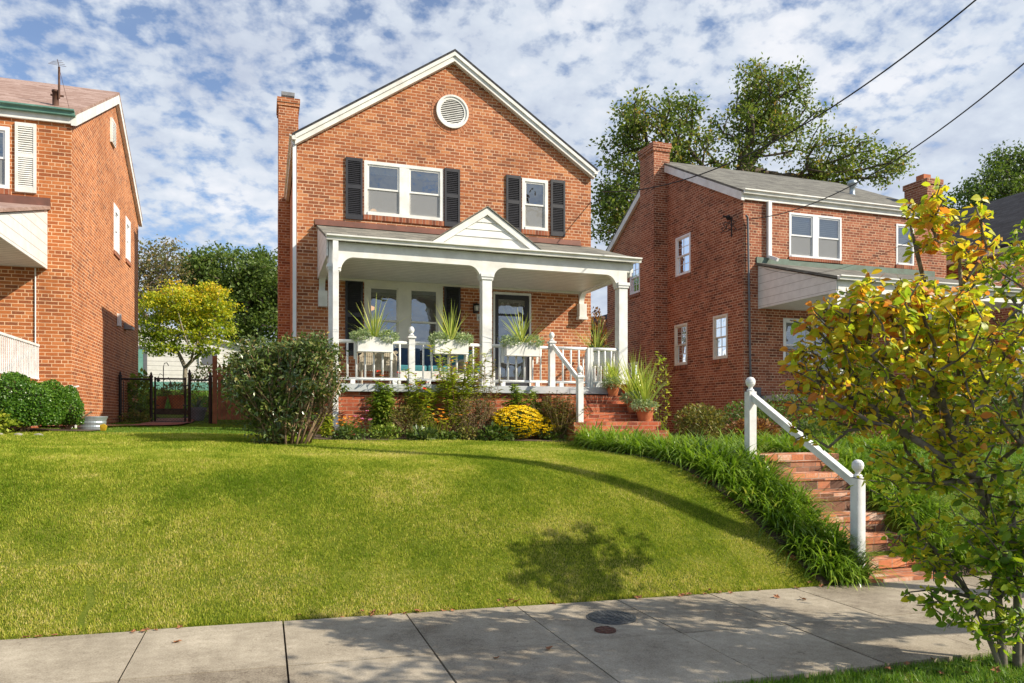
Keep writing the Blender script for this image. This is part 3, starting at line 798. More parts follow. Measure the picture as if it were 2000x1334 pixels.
def wall_grid(mb, O, U, Nrm, wd, z0, z1, holes, reveal=0.10):
    """wall rectangle in the plane O + u*U, z0..z1, with rectangular holes (u0,u1,z0,z1) and their reveals"""
    O = Vector(O); U = Vector(U); Nv = Vector(Nrm)
    us = sorted({0, wd, *[h[0] for h in holes], *[h[1] for h in holes]}); zs = sorted({z0, z1, *[h[2] for h in holes], *[h[3] for h in holes]})

    def pt(u, z, dpt=0): return tuple(O + U * u + Vector((0, 0, z)) - Nv * dpt)
    for a, b in zip(us, us[1:]):
        for c, d in zip(zs, zs[1:]):
            um, zm = (a + b) / 2, (c + d) / 2
            if any(h[0] < um < h[1] and h[2] < zm < h[3] for h in holes): continue
            mb.quad(pt(a, c), pt(b, c), pt(b, d), pt(a, d))
    for h in holes:
        for (a, b, c, d) in ((h[0], h[2], h[1], h[2]), (h[1], h[2], h[1], h[3]), (h[1], h[3], h[0], h[3]), (h[0], h[3], h[0], h[2])):
            mb.quad(pt(a, b), pt(c, d), pt(c, d, reveal), pt(a, b, reveal))


def fbox(mb, O, U, Nv, u0, u1, z0, z1, n0, n1):
    """box in wall coordinates: u along, z up, n outwards"""
    O = Vector(O); U = Vector(U); Nv = Vector(Nv)
    q = [O + U * u0 + Nv * n0, O + U * u1 + Nv * n0, O + U * u1 + Nv * n1, O + U * u0 + Nv * n1]
    q = [(p.x, p.y, z0) for p in q]
    if U.cross(Nv).z < 0: q = q[::-1]
    mb.prism(q, (0, 0, z1 - z0))


def window(house, O, U, Nv, u0, u1, z0, z1, bays=1, label=None, mat='vinyl_white', trim=0.05, sill=True, grid=None, blind=None, screen=True, mull=0.16, name='window', blind_h=0.55, lower_dark=False):
    """double-hung window filling a hole; frame > sash rails inside it, pane, blind, sill"""
    F = MB(); B = lambda a, b, c, d, n0, n1, m=F: fbox(m, O, U, Nv, a, b, c, d, n0, n1)
    d0, d1 = -0.075, 0.012
    B(u0, u0 + trim, z0, z1, d0, d1); B(u1 - trim, u1, z0, z1, d0, d1)
    B(u0 + trim, u1 - trim, z1 - trim, z1, d0, d1); B(u0 + trim, u1 - trim, z0, z0 + trim * 0.9, d0, d1 + 0.02)
    inner = (u1 - u0 - 2 * trim - mull * (bays - 1)) / bays
    PN = MB(); S = MB(); SCR = MB(); BL = MB()
    for k in range(bays):
        a = u0 + trim + k * (inner + mull); b = a + inner
        if k: B(a - mull, a, z0 + trim * 0.9, z1 - trim, d0, d1 - 0.003)
        zb, zt = z0 + trim * 0.9, z1 - trim; zm = (zb + zt) / 2; w = 0.036
        for (c, d, n0, n1) in ((zb, zm + 0.012, -0.066, -0.040), (zm - 0.018, zt, -0.038, -0.012)):
            B(a, a + w, c, d, n0, n1, S); B(b - w, b, c, d, n0, n1, S)
            B(a + w, b - w, d - w, d, n0, n1, S); B(a + w, b - w, c, c + w, n0, n1, S)
            nn = (n0 + n1) / 2; P = lambda u, z, n: tuple(Vector(O) + Vector(U) * u + Vector((0, 0, z)) + Vector(Nv) * n)
            PN.quad(P(a + w, c + w, nn), P(b - w, c + w, nn), P(b - w, d - w, nn), P(a + w, d - w, nn))
            if grid:
                gx, gy = grid
                for q in range(1, gx):
                    uu = a + w + (b - a - 2 * w) * q / gx; B(uu - 0.008, uu + 0.008, c + w, d - w, nn - 0.008, nn + 0.008, S)
                for q in range(1, gy):
                    zz = c + w + (d - c - 2 * w) * q / gy; B(a + w, b - w, zz - 0.008, zz + 0.008, nn - 0.006, nn + 0.006, S)
        if screen: SCR.quad(P(a + 0.01, zb, -0.030), P(b - 0.01, zb, -0.030), P(b - 0.01, zm, -0.030), P(a + 0.01, zm, -0.030))
        if blind:
            zz = zt - (zt - zb) * blind_h
            BL.quad(P(a, zz, -0.12), P(b, zz, -0.12), P(b, zt, -0.12), P(a, zt, -0.12))
    f = obj(name, F, mat, house, label); obj('sash', S, mat, f); obj('pane', PN, 'window_glass', f)
    if screen: obj('insect_screen', SCR, 'insect_screen', f)
    if blind: obj('blind', BL, blind, f)
    if sill:
        s = MB(); fbox(s, O, U, Nv, u0 - 0.02, u1 + 0.02, z0 - 0.105, z0 - 0.003, -0.05, 0.03); obj('sill', s, 'sill_brick', f)
    return f


def shutter(house, O, U, Nv, u0, u1, z0, z1, mat='shutter_dark', label=None, arch=True):
    m = MB(); B = lambda a, b, c, d, n0, n1: fbox(m, O, U, Nv, a, b, c, d, n0, n1)
    st = 0.045; zc = z0 + (z1 - z0) * 0.53
    B(u0, u0 + st, z0, z1, 0.004, 0.040); B(u1 - st, u1, z0, z1, 0.004, 0.040)
    B(u0 + st, u1 - st, z0, z0 + 0.10, 0.004, 0.038); B(u0 + st, u1 - st, zc - 0.04, zc + 0.04, 0.004, 0.038); B(u0 + st, u1 - st, z1 - 0.07, z1, 0.004, 0.038)
    B(u0 + st, u1 - st, z0 + 0.1, z1 - 0.07, 0.002, 0.010)
    Ov, Uv, Nn = Vector(O), Vector(U), Vector(Nv)
    for a, b in ((z0 + 0.10, zc - 0.04), (zc + 0.04, z1 - 0.07)):
        n = int((b - a) / 0.038)
        for k in range(n):
            z = a + (b - a) * (k + 0.5) / n
            p = Ov + Uv * (u0 + st) + Vector((0, 0, z))
            q = [p + Nn * 0.012 + Vector((0, 0, 0.016)), p + Nn * 0.014 + Vector((0, 0, 0.022)), p + Nn * 0.036 + Vector((0, 0, -0.010)), p + Nn * 0.034 + Vector((0, 0, -0.016))]
            m.prism(q, Uv * (u1 - u0 - 2 * st))
    return obj('shutter', m, mat, house, label)


# ------------------------------------------------------------------ main house
MX0, MX1, BY = 0.644, 7.213, 21.9; EZ = 7.36; PZ = 9.50; PX = 3.925
G0 = 1.2
mh = thing('brick_house', 'two-storey orange brick gable house with white porch, black shutters and round gable vent', 'house', (PX, FY, 1.4))
O = (0, FY, 0); U = (1, 0, 0); NF = (0, -1, 0)
mb = MB()
holes = [(2.0, 3.70, 5.97, 7.11), (5.515, 6.14, 5.95, 7.107), (2.0, 3.69, 2.95, 4.575), (4.835, 5.73, 2.29, 4.505)]
wall_grid(mb, (MX0, FY, 0), U, NF, MX1 - MX0, G0, EZ, [(a - MX0, b - MX0, c, d) for a, b, c, d in holes], 0.16)
mb.poly([(MX0, FY, EZ), (MX1, FY, EZ), (PX, FY, PZ + 0.02)])
mb.quad((MX0, BY, G0), (MX0, FY, G0), (MX0, FY, EZ), (MX0, BY, EZ)); mb.quad((MX1, FY, G0), (MX1, BY, G0), (MX1, BY, EZ), (MX1, FY, EZ))
mb.poly([(MX1, BY, G0), (MX0, BY, G0), (MX0, BY, EZ), (PX, BY, PZ), (MX1, BY, EZ)])
wall = obj('wall', mb, 'brick_main', mh)
mb = MB()
mb.box(MX0 + 0.18, MX1 - 0.18, FY + 0.7, BY - 0.3, 4.9, 5.15)
mb.quad((MX0 + 0.17, FY + 3.2, 2.3), (MX1 - 0.17, FY + 3.2, 2.3), (MX1 - 0.17, FY + 3.2, 7.4), (MX0 + 0.17, FY + 3.2, 7.4))
mb.box(MX0 + 0.17, MX1 - 0.17, FY + 0.17, BY - 0.3, 7.34, 7.40)
obj('interior', mb, 'room_wall', mh)
# roof
slope = (PZ - EZ) / (PX - MX0)
rf = MB(); ov = 0.10
for sgn, xe in ((-1, MX0 - ov), (1, MX1 + ov)):
    ze = EZ - slope * ov + 0.10; zt = PZ + 0.13
    q = [(xe, FY - 0.17, ze), (PX, FY - 0.17, zt), (PX, FY - 0.17, zt + 0.05), (xe, FY - 0.17, ze + 0.05)]
    rf.prism(q if sgn > 0 else q[::-1], (0, BY - FY + 0.35, 0))
roof = obj('roof', rf, 'shingle_black', mh)
mb = MB()
for sgn in (-1, 1):
    xe = MX0 - 0.04 if sgn < 0 else MX1 + 0.04
    ze = EZ - slope * 0.04 + 0.10
    for (h0, h1, y0, y1) in ((-0.195, 0.0, FY - 0.13, FY - 0.004), (-0.085, -0.001, FY - 0.165, FY - 0.131)):
        q = [(xe, y0, ze + h0), (PX, y0, PZ + 0.13 + h0), (PX, y0, PZ + 0.13 + h1), (xe, y0, ze + h1)]
        mb.prism(q if sgn > 0 else q[::-1], (0, y1 - y0, 0))
obj('rake_trim', mb, 'white_paint', mh)
# eave gutters, downspouts
def gutter(mb, a, b, size=0.12):
    """K-profile gutter from a to b (a,b on its back top edge), front towards n"""
    a = Vector(a); b = Vector(b); d = (b - a).normalized(); n = d.cross(Vector((0, 0, 1))).normalized()
    pr = [(0, 0), (0, -size * 0.8), (size * 0.6, -size * 0.8), (size * 0.66, -size * 0.4), (size, -size * 0.22), (size, 0.0), (size * 0.92, 0.0), (size * 0.92, -size * 0.15), (0.01, -size * 0.15)]
    mb.prism([tuple(a + n * p[0] + Vector((0, 0, p[1]))) for p in pr][::-1], b - a)


mb = MB(); gutter(mb, (MX0 - 0.02, BY, EZ + 0.07), (MX0 - 0.02, FY - 0.16, EZ + 0.07), 0.13)
obj('gutter', mb, 'white_paint', mh)
mb = MB(); gutter(mb, (MX1 + 0.02, FY - 0.16, EZ + 0.07), (MX1 + 0.02, BY, EZ + 0.07), 0.13)
obj('gutter', mb, 'white_paint', mh)
mb = MB(); mb.box(MX0 - 0.085, MX0 - 0.015, FY - 0.06, FY + 0.0, 1.5, EZ - 0.10)
mb.bar((MX0 - 0.05, FY - 0.03, EZ - 0.12), (MX0 - 0.075, FY - 0.03, EZ), 0.06); mb.box(MX0 - 0.09, MX0 - 0.01, FY - 0.066, FY + 0.004, 4.45, 4.47)
obj('downspout', mb, 'vinyl_white', mh)
# chimney
mb = MB(); mb.box(0.36, MX0 - 0.003, 20.0, 20.9, G0, 7.3); mb.box(0.365, 0.86, 20.003, 20.897, 7.302, 9.8); mb.box(0.34, 0.885, 19.98, 20.92, 9.80, 9.88); mb.box(0.325, 0.90, 19.96, 20.94, 9.881, 10.0)
ch = obj('chimney', mb, 'brick_main', mh)
mb = MB(); mb.box(0.47, 0.75, 20.25, 20.65, 10.0, 10.10); mb.lathe((0.61, 20.45, 10.10), [(0.14, 0), (0.14, 0.05), (0.23, 0.09), (0.24, 0.18), (0.18, 0.18)], 4)
obj('chimney_cap', mb, 'steel_grey', ch)
# round gable vent: ring, louvres, soldier course
def ring(mb, cx, cz, y0, y1, r0, r1, n=40):
    for k in range(n):
        a, b = 2 * math.pi * k / n, 2 * math.pi * (k + 1) / n
        q = [(cx + r * math.cos(t), y1, cz + r * math.sin(t)) for r, t in ((r0, a), (r1, a), (r1, b), (r0, b))]
        mb.prism(q, (0, y0 - y1, 0))


VX, VZ = 3.90, 8.37
mb = MB(); ring(mb, VX, VZ, FY - 0.035, FY - 0.003, 0.265, 0.36); ring(mb, VX, VZ, FY - 0.055, FY - 0.036, 0.32, 0.362)
vt = obj('gable_vent', mb, 'white_paint', mh)
mb = MB()
for k in range(13):
    z = VZ - 0.24 + 0.04 * k; hw = math.sqrt(max(0.268 ** 2 - (z - VZ) ** 2, 0.001))
    mb.prism([(VX - hw, FY - 0.028, z - 0.008), (VX - hw, FY - 0.024, z - 0.013), (VX - hw, FY - 0.012, z + 0.004), (VX - hw, FY - 0.016, z + 0.009)], (2 * hw, 0, 0))
obj('louvre', mb, 'white_paint', vt)
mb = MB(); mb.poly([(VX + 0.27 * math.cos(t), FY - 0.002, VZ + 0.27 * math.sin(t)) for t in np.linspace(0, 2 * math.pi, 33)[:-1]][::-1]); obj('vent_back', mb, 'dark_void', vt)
mb = MB()
for k in range(34):
    a, b = 2 * math.pi * k / 34 + 0.012, 2 * math.pi * (k + 1) / 34 - 0.012
    q = [(VX + r * math.cos(t), FY - 0.002, VZ + r * math.sin(t)) for r, t in ((0.365, a), (0.465, a), (0.465, b), (0.365, b))]
    mb.prism(q, (0, -0.006, 0))
plain('soldier_brick', (0.50, 0.22, 0.11), (0.40, 0.15, 0.07), 9, 0.85, 0.1)
obj('brick_ring', mb, 'soldier_brick', vt)
# windows and shutters
window(mh, O, U, NF, 2.0, 3.70, 5.97, 7.11, 2, 'double window upstairs', mat='white_paint', trim=0.07, blind='curtain', blind_h=0.16, mull=0.21)
window(mh, O, U, NF, 5.515, 6.14, 5.95, 7.107, 1, 'small single window upstairs', mat='white_paint', trim=0.07, blind='curtain', blind_h=0.22)
window(mh, O, U, NF, 2.0, 3.69, 2.95, 4.575, 2, 'tall double window behind the porch rail', mat='cream_paint', trim=0.11, blind='curtain', blind_h=0.07, mull=0.25, screen=False)
shutter(mh, O, U, NF, 1.618, 1.968, 5.845, 7.13); shutter(mh, O, U, NF, 3.722, 4.068, 5.865, 7.126)
shutter(mh, O, U, NF, 5.133, 5.482, 5.86, 7.13); shutter(mh, O, U, NF, 6.203, 6.555, 5.855, 7.136)
shutter(mh, O, U, NF, 1.61, 1.972, 3.0, 4.60); shutter(mh, O, U, NF, 3.717, 4.08, 3.0, 4.595)
for (lx, ly, lz, r) in ((2.32, FY + 0.9, 6.30, 0.07), (2.3, FY + 1.3, 4.20, 0.10)):
    mb = MB(); mb.lathe((lx, ly, lz), [(0.02, -0.06), (r, -0.03), (r, 0.03), (0.02, 0.06)], 12); obj('ceiling_lamp', mb, 'lamp_glow', mh, smooth=True)
# door
mb = MB()
fbox(mb, O, U, NF, 4.835, 4.875, 2.30, 4.505, -0.08, 0.02); fbox(mb, O, U, NF, 5.69, 5.73, 2.30, 4.505, -0.08, 0.02); fbox(mb, O, U, NF, 4.875, 5.69, 4.455, 4.505, -0.08, 0.02)
df = obj('door_frame', mb, 'white_paint', mh)
mb = MB()
for a, b, c, d in ((4.88, 4.965, 2.31, 4.45), (5.60, 5.685, 2.31, 4.45), (4.965, 5.60, 4.35, 4.45), (4.965, 5.60, 2.31, 2.62), (4.965, 5.60, 3.98, 4.03)):
    fbox(mb, O, U, NF, a, b, c, d, -0.05, -0.012)
sd = obj('storm_door', mb, 'shutter_dark', mh)
mb = MB(); mb.quad((4.965, FY + 0.03, 2.62), (5.60, FY + 0.03, 2.62), (5.60, FY + 0.03, 4.35), (4.965, FY + 0.03, 4.35)); obj('pane', mb, 'window_glass', sd)
mb = MB(); mb.tube([(4.92, FY - 0.01, 3.35), (4.92, FY - 0.06, 3.37), (4.92, FY - 0.06, 3.49), (4.92, FY - 0.01, 3.51)], 0.009, 6); obj('handle', mb, 'steel_grey', sd)
mb = MB(); mb.box(4.88, 5.685, FY + 0.10, FY + 0.15, 2.3, 4.45)
idr = obj('inner_door', mb, 'shutter_dark', mh)
for k in range(4):
    cx = 5.08 + 0.135 * k; mb = MB()
    pts = [(cx - 0.045, FY + 0.095, 4.06), (cx + 0.045, FY + 0.095, 4.06), (cx + 0.045, FY + 0.095, 4.22), (cx + 0.028, FY + 0.095, 4.27), (cx, FY + 0.095, 4.30), (cx - 0.028, FY + 0.095, 4.27), (cx - 0.045, FY + 0.095, 4.22)]
    mb.prism(pts, (0, -0.006, 0)); obj('pane', mb, 'curtain', idr)
mb = MB(); mb.box(4.74, 5.83, FY - 0.10, FY + 0.16, 2.245, 2.30); obj('threshold', mb, 'deck_grey', mh)
# wall light, number plaque
wl = MB(); wl.box(4.37, 4.47, FY - 0.03, FY - 0.002, 4.0, 4.22); wl.bar((4.42, FY - 0.03, 4.17), (4.42, FY - 0.12, 4.19), 0.025); wl.lathe((4.42, FY - 0.12, 4.02), [(0.03, -0.015), (0.055, 0.0), (0.055, 0.012)], 8); wl.lathe((4.42, FY - 0.12, 4.16), [(0.075, 0), (0.06, 0.03), (0.02, 0.05), (0.01, 0.07)], 8)
for k in range(4): wl.bar((4.42 + 0.052 * math.cos(k * 1.57 + .8), FY - 0.12 + 0.052 * math.sin(k * 1.57 + .8), 4.03), (4.42 + 0.066 * math.cos(k * 1.57 + .8), FY - 0.12 + 0.066 * math.sin(k * 1.57 + .8), 4.165), 0.008)
wlo = obj('wall_lantern', wl, 'black_metal', mh)
mb = MB(); mb.lathe((4.42, FY - 0.12, 4.035), [(0.042, 0), (0.052, 0.12)], 10); obj('lantern_glass', mb, 'curtain', wlo, smooth=True)
mb = MB(); mb.box(4.455, 4.70, FY - 0.018, FY - 0.003, 3.84, 3.99); pq = obj('number_plaque', mb, 'plaque', mh)
def lettering(txt, loc, size, mat, parent, ext=0.002):
    cu = bpy.data.curves.new('numeral', 'FONT'); cu.body = txt; cu.size = size; cu.extrude = ext
    o = bpy.data.objects.new('numeral', cu); COL.objects.link(o); bpy.context.view_layer.update()
    me = bpy.data.meshes.new_from_object(o); bpy.data.objects.remove(o)
    me.materials.clear(); me.materials.append(MATS[mat]); n = bpy.data.objects.new('numeral', me); COL.objects.link(n)
    n.parent = parent; b = ORG[parent.name]; n.location = tuple(loc[i] - b[i] for i in range(3)); n.rotation_euler = (R(90), 0, 0); ORG[n.name] = b
lettering('6', (4.475, FY - 0.0205, 3.872), 0.13, 'steel_grey', pq)
# ---- porch
PY = 13.35; PXL, PXR = 1.07, 7.19; DZ = 2.305
mb = MB(); mb.box(1.0, 7.16, PY - 0.12, FY - 0.004, 2.165, DZ); dk = obj('porch_deck', mb, 'deck_grey', mh, bevel=0.008)
mb = MB(); mb.box(1.06, 7.10, PY - 0.03, FY - 0.01, G0, 2.162); obj('porch_base', mb, 'brick_red', mh)
RB, RT = 4.855, 5.62   # shed roof under-edge heights
mb = MB()
q = [(1.03, PY - 0.02, RB + 0.02), (1.03, FY - 0.005, RT), (1.03, FY - 0.005, RT + 0.05), (1.03, PY - 0.02, RB + 0.07)]
mb.prism(q[::-1], (7.20 - 1.03, 0, 0)); proof = obj('porch_roof', mb, 'shingle_main', mh)
mb = MB(); mb.box(1.0, 6.95, FY - 0.02, FY - 0.004, RT + 0.04, RT + 0.17); mb.prism([(1.0, FY - 0.02, RT + 0.05), (1.0, FY - 0.12, RT + 0.03), (1.0, FY - 0.12, RT + 0.04), (1.0, FY - 0.02, RT + 0.07)], (5.95, 0, 0)); obj('flashing', mb, 'copper_flash', mh)
mb = MB(); gutter(mb, (PXL - 0.03, PY - 0.04, 4.915), (PXR + 0.02, PY - 0.04, 4.915), 0.115); obj('gutter', mb, 'white_paint', mh)


def spandrel(mb, a, b, ztop, zbot, drop, th, horiz=True, fixed=PY, r=0.26, arcs=(True, True)):
    """beam with quarter-round brackets; runs along X (horiz) at y=fixed, or along Y at x=fixed"""
    pts = [(a, ztop), (b, ztop)]
    if arcs[1]:
        pts += [(b, zbot - r)] + [(b - 0.03 - (r - 0.03) * (1 - math.cos(t)), zbot - r + r * math.sin(t)) for t in np.linspace(0, math.pi / 2, 9)]
    else: pts += [(b, zbot)]
    if arcs[0]:
        pts += [(a + 0.03 + (r - 0.03) * (1 - math.cos(t)), zbot - r + r * math.sin(t)) for t in np.linspace(math.pi / 2, 0, 9)] + [(a, zbot - r)]
    else: pts += [(a, zbot)]
    P = [(p[0], fixed, p[1]) if horiz else (fixed, p[0], p[1]) for p in pts]
    mb.prism(P if not horiz else P, (0, th, 0) if horiz else (th, 0, 0))


mb = MB()
spandrel(mb, 1.27, 3.91, 4.825, 4.565, 0, 0.12, True, PY + 0.03); spandrel(mb, 4.10, 6.76, 4.825, 4.565, 0, 0.12, True, PY + 0.03)
mb.box(1.09, 1.27, PY + 0.028, PY + 0.152, 4.42, 4.825); mb.box(3.91, 4.10, PY + 0.028, PY + 0.152, 4.42, 4.825); mb.box(6.76, 6.96, PY + 0.028, PY + 0.152, 4.42, 4.825)
mb.box(6.96, 7.1, PY + 0.03, PY + 0.15, 4.64, 4.825)
obj('porch_beam', mb, 'white_paint', mh)
mb = MB()
spandrel(mb, PY + 0.16, FY - 0.01, 4.70, 4.565, 0, 0.12, False, 1.08); obj('side_beam', mb, 'white_paint', mh)
mb = MB(); spandrel(mb, PY + 0.16, FY - 0.01, 4.70, 4.565, 0, 0.12, False, 6.90); obj('side_beam', mb, 'white_paint', mh)
mb = MB(); mb.box(1.06, 1.24, FY - 0.16, FY - 0.005, 3.98, 4.30); obj('wall_bracket', mb, 'white_paint', mh); mb = MB(); mb.box(6.86, 7.04, FY - 0.16, FY - 0.005, 4.02, 4.32); mb.box(6.84, 7.06, FY - 0.18, FY - 0.004, 3.96, 4.02)
obj('wall_bracket', mb, 'white_paint', mh)
for x in (1.05, 7.03):
    mb = MB(); q = [(x, FY - 0.008, 4.56), (x, PY + 0.02, 4.56), (x, PY + 0.02, RB + 0.01), (x, FY - 0.008, RT - 0.01)]
    mb.prism(q, (0.028, 0, 0)); obj('side_panel', mb, 'siding_wide', mh)
mb = MB(); mb.box(1.20, 6.90, PY + 0.15, FY - 0.006, 4.60, 4.63); obj('porch_ceiling', mb, 'ceiling_boards', mh)
mb = MB(); mb.box(1.20, 6.90, FY - 0.05, FY - 0.007, 4.555, 4.598); obj('ceiling_trim', mb, 'cream_paint', mh)
# little gable on the porch roof
gp = (4.0, 5.66); gb = 1.06; gz0 = 4.945
mb = MB(); mb.prism([(gp[0] - gb + 0.1, PY + 0.02, gz0), (gp[0] + gb - 0.1, PY + 0.02, gz0), (gp[0], PY + 0.02, gp[1] - 0.05)], (0, 0.03, 0))
for k, z in enumerate((5.11, 5.25, 5.39)):
    hw = (gb - 0.1) * (gp[1] - 0.05 - z) / (gp[1] - 0.05 - gz0) - 0.05
    mb.prism([(gp[0] - hw, PY + 0.0195, z - 0.006), (gp[0] - hw, PY + 0.004, z), (gp[0] - hw, PY + 0.0195, z + 0.13)], (2 * hw, 0, 0))
gf = obj('porch_gable', mb, 'white_paint', mh)
mb = MB(); gs = (gp[1] - gz0) / gb
for sg in (-1, 1):
    a = (gp[0] + sg * gb, gz0); c = gp
    q = [(a[0], PY - 0.03, a[1]), (a[0] - sg * 0.2, PY - 0.03, a[1]), (c[0], PY - 0.03, c[1] - 0.13), (c[0], PY - 0.03, c[1])]
    mb.prism(q if sg < 0 else q[::-1], (0, 0.05, 0))
obj('gable_trim', mb, 'white_paint', gf)
mb = MB()
for sg in (-1, 1):
    yb = PY - 0.05
    yr = PY + (gp[1] - RB) / (RT - RB) * (FY - PY)
    yr = min(yr, FY - 0.01)
    A0 = Vector((gp[0], yb, gp[1] + 0.012)); A1 = Vector((gp[0], yr, gp[1] + 0.012)); B0 = Vector((gp[0] + sg * (gb + 0.04), yb, gz0 - 0.016)); B1 = Vector((gp[0] + sg * (gb + 0.04), PY + 0.25, gz0 - 0.0))
    q = [A0, A1, B1, B0] if sg > 0 else [B0, B1, A1, A0]
    mb.prism([tuple(p) for p in q], (0, 0, 0.022))
obj('gable_roof', mb, 'shingle_main', gf)


def column(parent, x, y, w, z0, z1, name='column'):
    m = MB(); h = w / 2; m.box(x - h, x + h, y - h, y + h, z0, z1)
    m.box(x - h - 0.012, x + h + 0.012, y - h - 0.012, y + h + 0.012, z0, z0 + 0.20)
    m.box(x - h - 0.02, x + h + 0.02, y - h - 0.02, y + h + 0.02, z1 - 0.11, z1 - 0.085); m.box(x - h - 0.035, x + h + 0.035, y - h - 0.035, y + h + 0.035, z1 - 0.062, z1); m.box(x - h - 0.022, x + h + 0.022, y - h - 0.022, y + h + 0.022, z1 - 0.085, z1 - 0.0625)
    return obj(name, m, 'rail_white', parent, bevel=0.004)


column(mh, 1.175, PY + 0.09, 0.17, DZ, 4.42); column(mh, 4.0, PY + 0.09, 0.19, DZ, 4.42); column(mh, 6.86, PY + 0.09, 0.19, DZ, 4.42)
mb = MB(); mb.box(1.15, 1.245, PY - 0.10, PY - 0.04, 1.55, 4.86); mb.bar((1.20, PY - 0.07, 1.58), (1.22, PY - 0.30, 1.50), 0.07); obj('porch_downspout', mb, 'rail_white', mh)


def baluster(mb, x, y, z0, z1, r=0.019):
    mb.lathe((x, y, z0), [(r, 0), (r, z1 - z0)], 8)


def finial(mb, x, y, z, egg=True, s=1.0):
    pr = [(0.03, 0), (0.055, 0.012), (0.03, 0.03), (0.026, 0.045), (0.04, 0.06), (0.052, 0.085), (0.054, 0.11), (0.046, 0.14), (0.03, 0.162), (0.008, 0.172)] if egg else \
         [(0.045, 0), (0.045, 0.015), (0.026, 0.03), (0.026, 0.05), (0.04, 0.065), (0.055, 0.085), (0.06, 0.115), (0.055, 0.145), (0.035, 0.168), (0.008, 0.176)]
    mb.lathe((x, y, z), [(r * s, h * s) for r, h in pr], 16)


def rail_run(a, b, label=None, gate=False):
    a = Vector(a); b = Vector(b); L = (b - a).length; d = (b - a) / L
    m = MB(); m.tube([a + Vector((0, 0, 3.07 - a.z)), b + Vector((0, 0, 3.07 - b.z))], 0.032, 10)
    r = obj('railing', m, 'rail_white', mh, label, smooth=True)
    m = MB(); m.tube([a + Vector((0, 0, 2.40 - a.z)), b + Vector((0, 0, 2.40 - b.z))], 0.026, 10); obj('bottom_rail', m, 'rail_white', r, smooth=True)
    n = max(2, round(L / 0.158))
    for k in range(1, n):
        p = a + d * (L * k / n); q = MB(); baluster(q, p.x, p.y, 2.40, 3.07); obj('baluster', q, 'rail_white', r, smooth=True)
    for t in (0.2, 0.8):
        p = a + d * (L * t); q = MB(); q.box(p.x - 0.04, p.x + 0.04, p.y - 0.03, p.y + 0.03, DZ, 2.39); obj('rail_foot', q, 'rail_white', r)
    return r


def newel(x, y, z0, z1, w=0.11, egg=True, s=1.0):
    m = MB(); h = w / 2; m.box(x - h, x + h, y - h, y + h, z0, z1); (m.box(x - h - 0.02, x + h + 0.02, y - h - 0.02, y + h + 0.02, z1 - 0.045, z1 - 0.01) if egg else None); m.lathe((x, y, z1 - 0.01), [(h * 1.25, 0), (h * 0.7, 0.02)], 4)
    finial(m, x, y, z1 + 0.005, egg, s); return m


RY = PY + 0.06
rail_run((1.26, RY, 0), (2.51, RY, 0)); rail_run((2.63, RY, 0), (3.9, RY, 0)); rail_run((4.1, RY, 0), (5.27, RY, 0)); rail_run((5.40, RY, 0), (6.08, RY, 0)); rail_run((6.20, RY, 0), (6.76, RY, 0))
rail_run((6.90, PY + 0.2, 0), (6.90, FY - 0.1, 0)); rail_run((1.15, PY + 0.2, 0), (1.15, FY - 0.1, 0))
for x in (2.57, 5.335):
    obj('newel_post', newel(x, RY, DZ, 3.20), 'rail_white', mh, bevel=0.003)
mb = MB(); mb.box(6.085, 6.135, RY - 0.05, RY + 0.05, DZ, 3.09); mb.box(6.145, 6.195, RY - 0.05, RY + 0.05, DZ, 3.09); obj('gate_post', mb, 'rail_white', mh)
# a plumbing pipe stub on the roof
mb = MB(); mb.lathe((6.55, 17.2, 7.75), [(0.06, 0), (0.05, 0.4)], 10); obj('roof_pipe', mb, 'steel_grey', mh, smooth=True)

# porch steps
SX0, SX1 = 5.5, 7.0
st = thing('porch_steps', 'short flight of red brick steps up to the porch between white post and clay pots', 'steps', (6.2, 12.7, 1.4))
for k in range(5):
    mb = MB(); z1 = 2.13 - 0.165 * k; yf = 12.98 - 0.29 * k
    mb.box(SX0, SX1, yf, PY - 0.155 if k == 0 else yf + 0.29 - 0.0, 1.1, z1)
    obj('step', mb, 'brick_red', st)
mb = MB(); mb.box(5.22, 5.497, 12.05, PY - 0.125, 1.1, 1.62); mb.box(5.05, 5.497, 12.7, PY - 0.126, 1.1, 2.12); obj('cheek_wall', mb, 'brick_red', st)
hr = thing('porch_handrail', 'white sloping handrail with egg finial post beside the porch steps', 'handrail', (5.42, 12.2, 1.6))
obj('newel_post', newel(5.42, 12.25, 1.50, 2.47, 0.105), 'rail_white', hr, bevel=0.003)
mb = MB(); mb.bar((5.34, RY - 0.06, 3.10), (5.415, 12.30, 2.40), 0.05, 0.085); obj('handrail', mb, 'rail_white', hr, bevel=0.006)

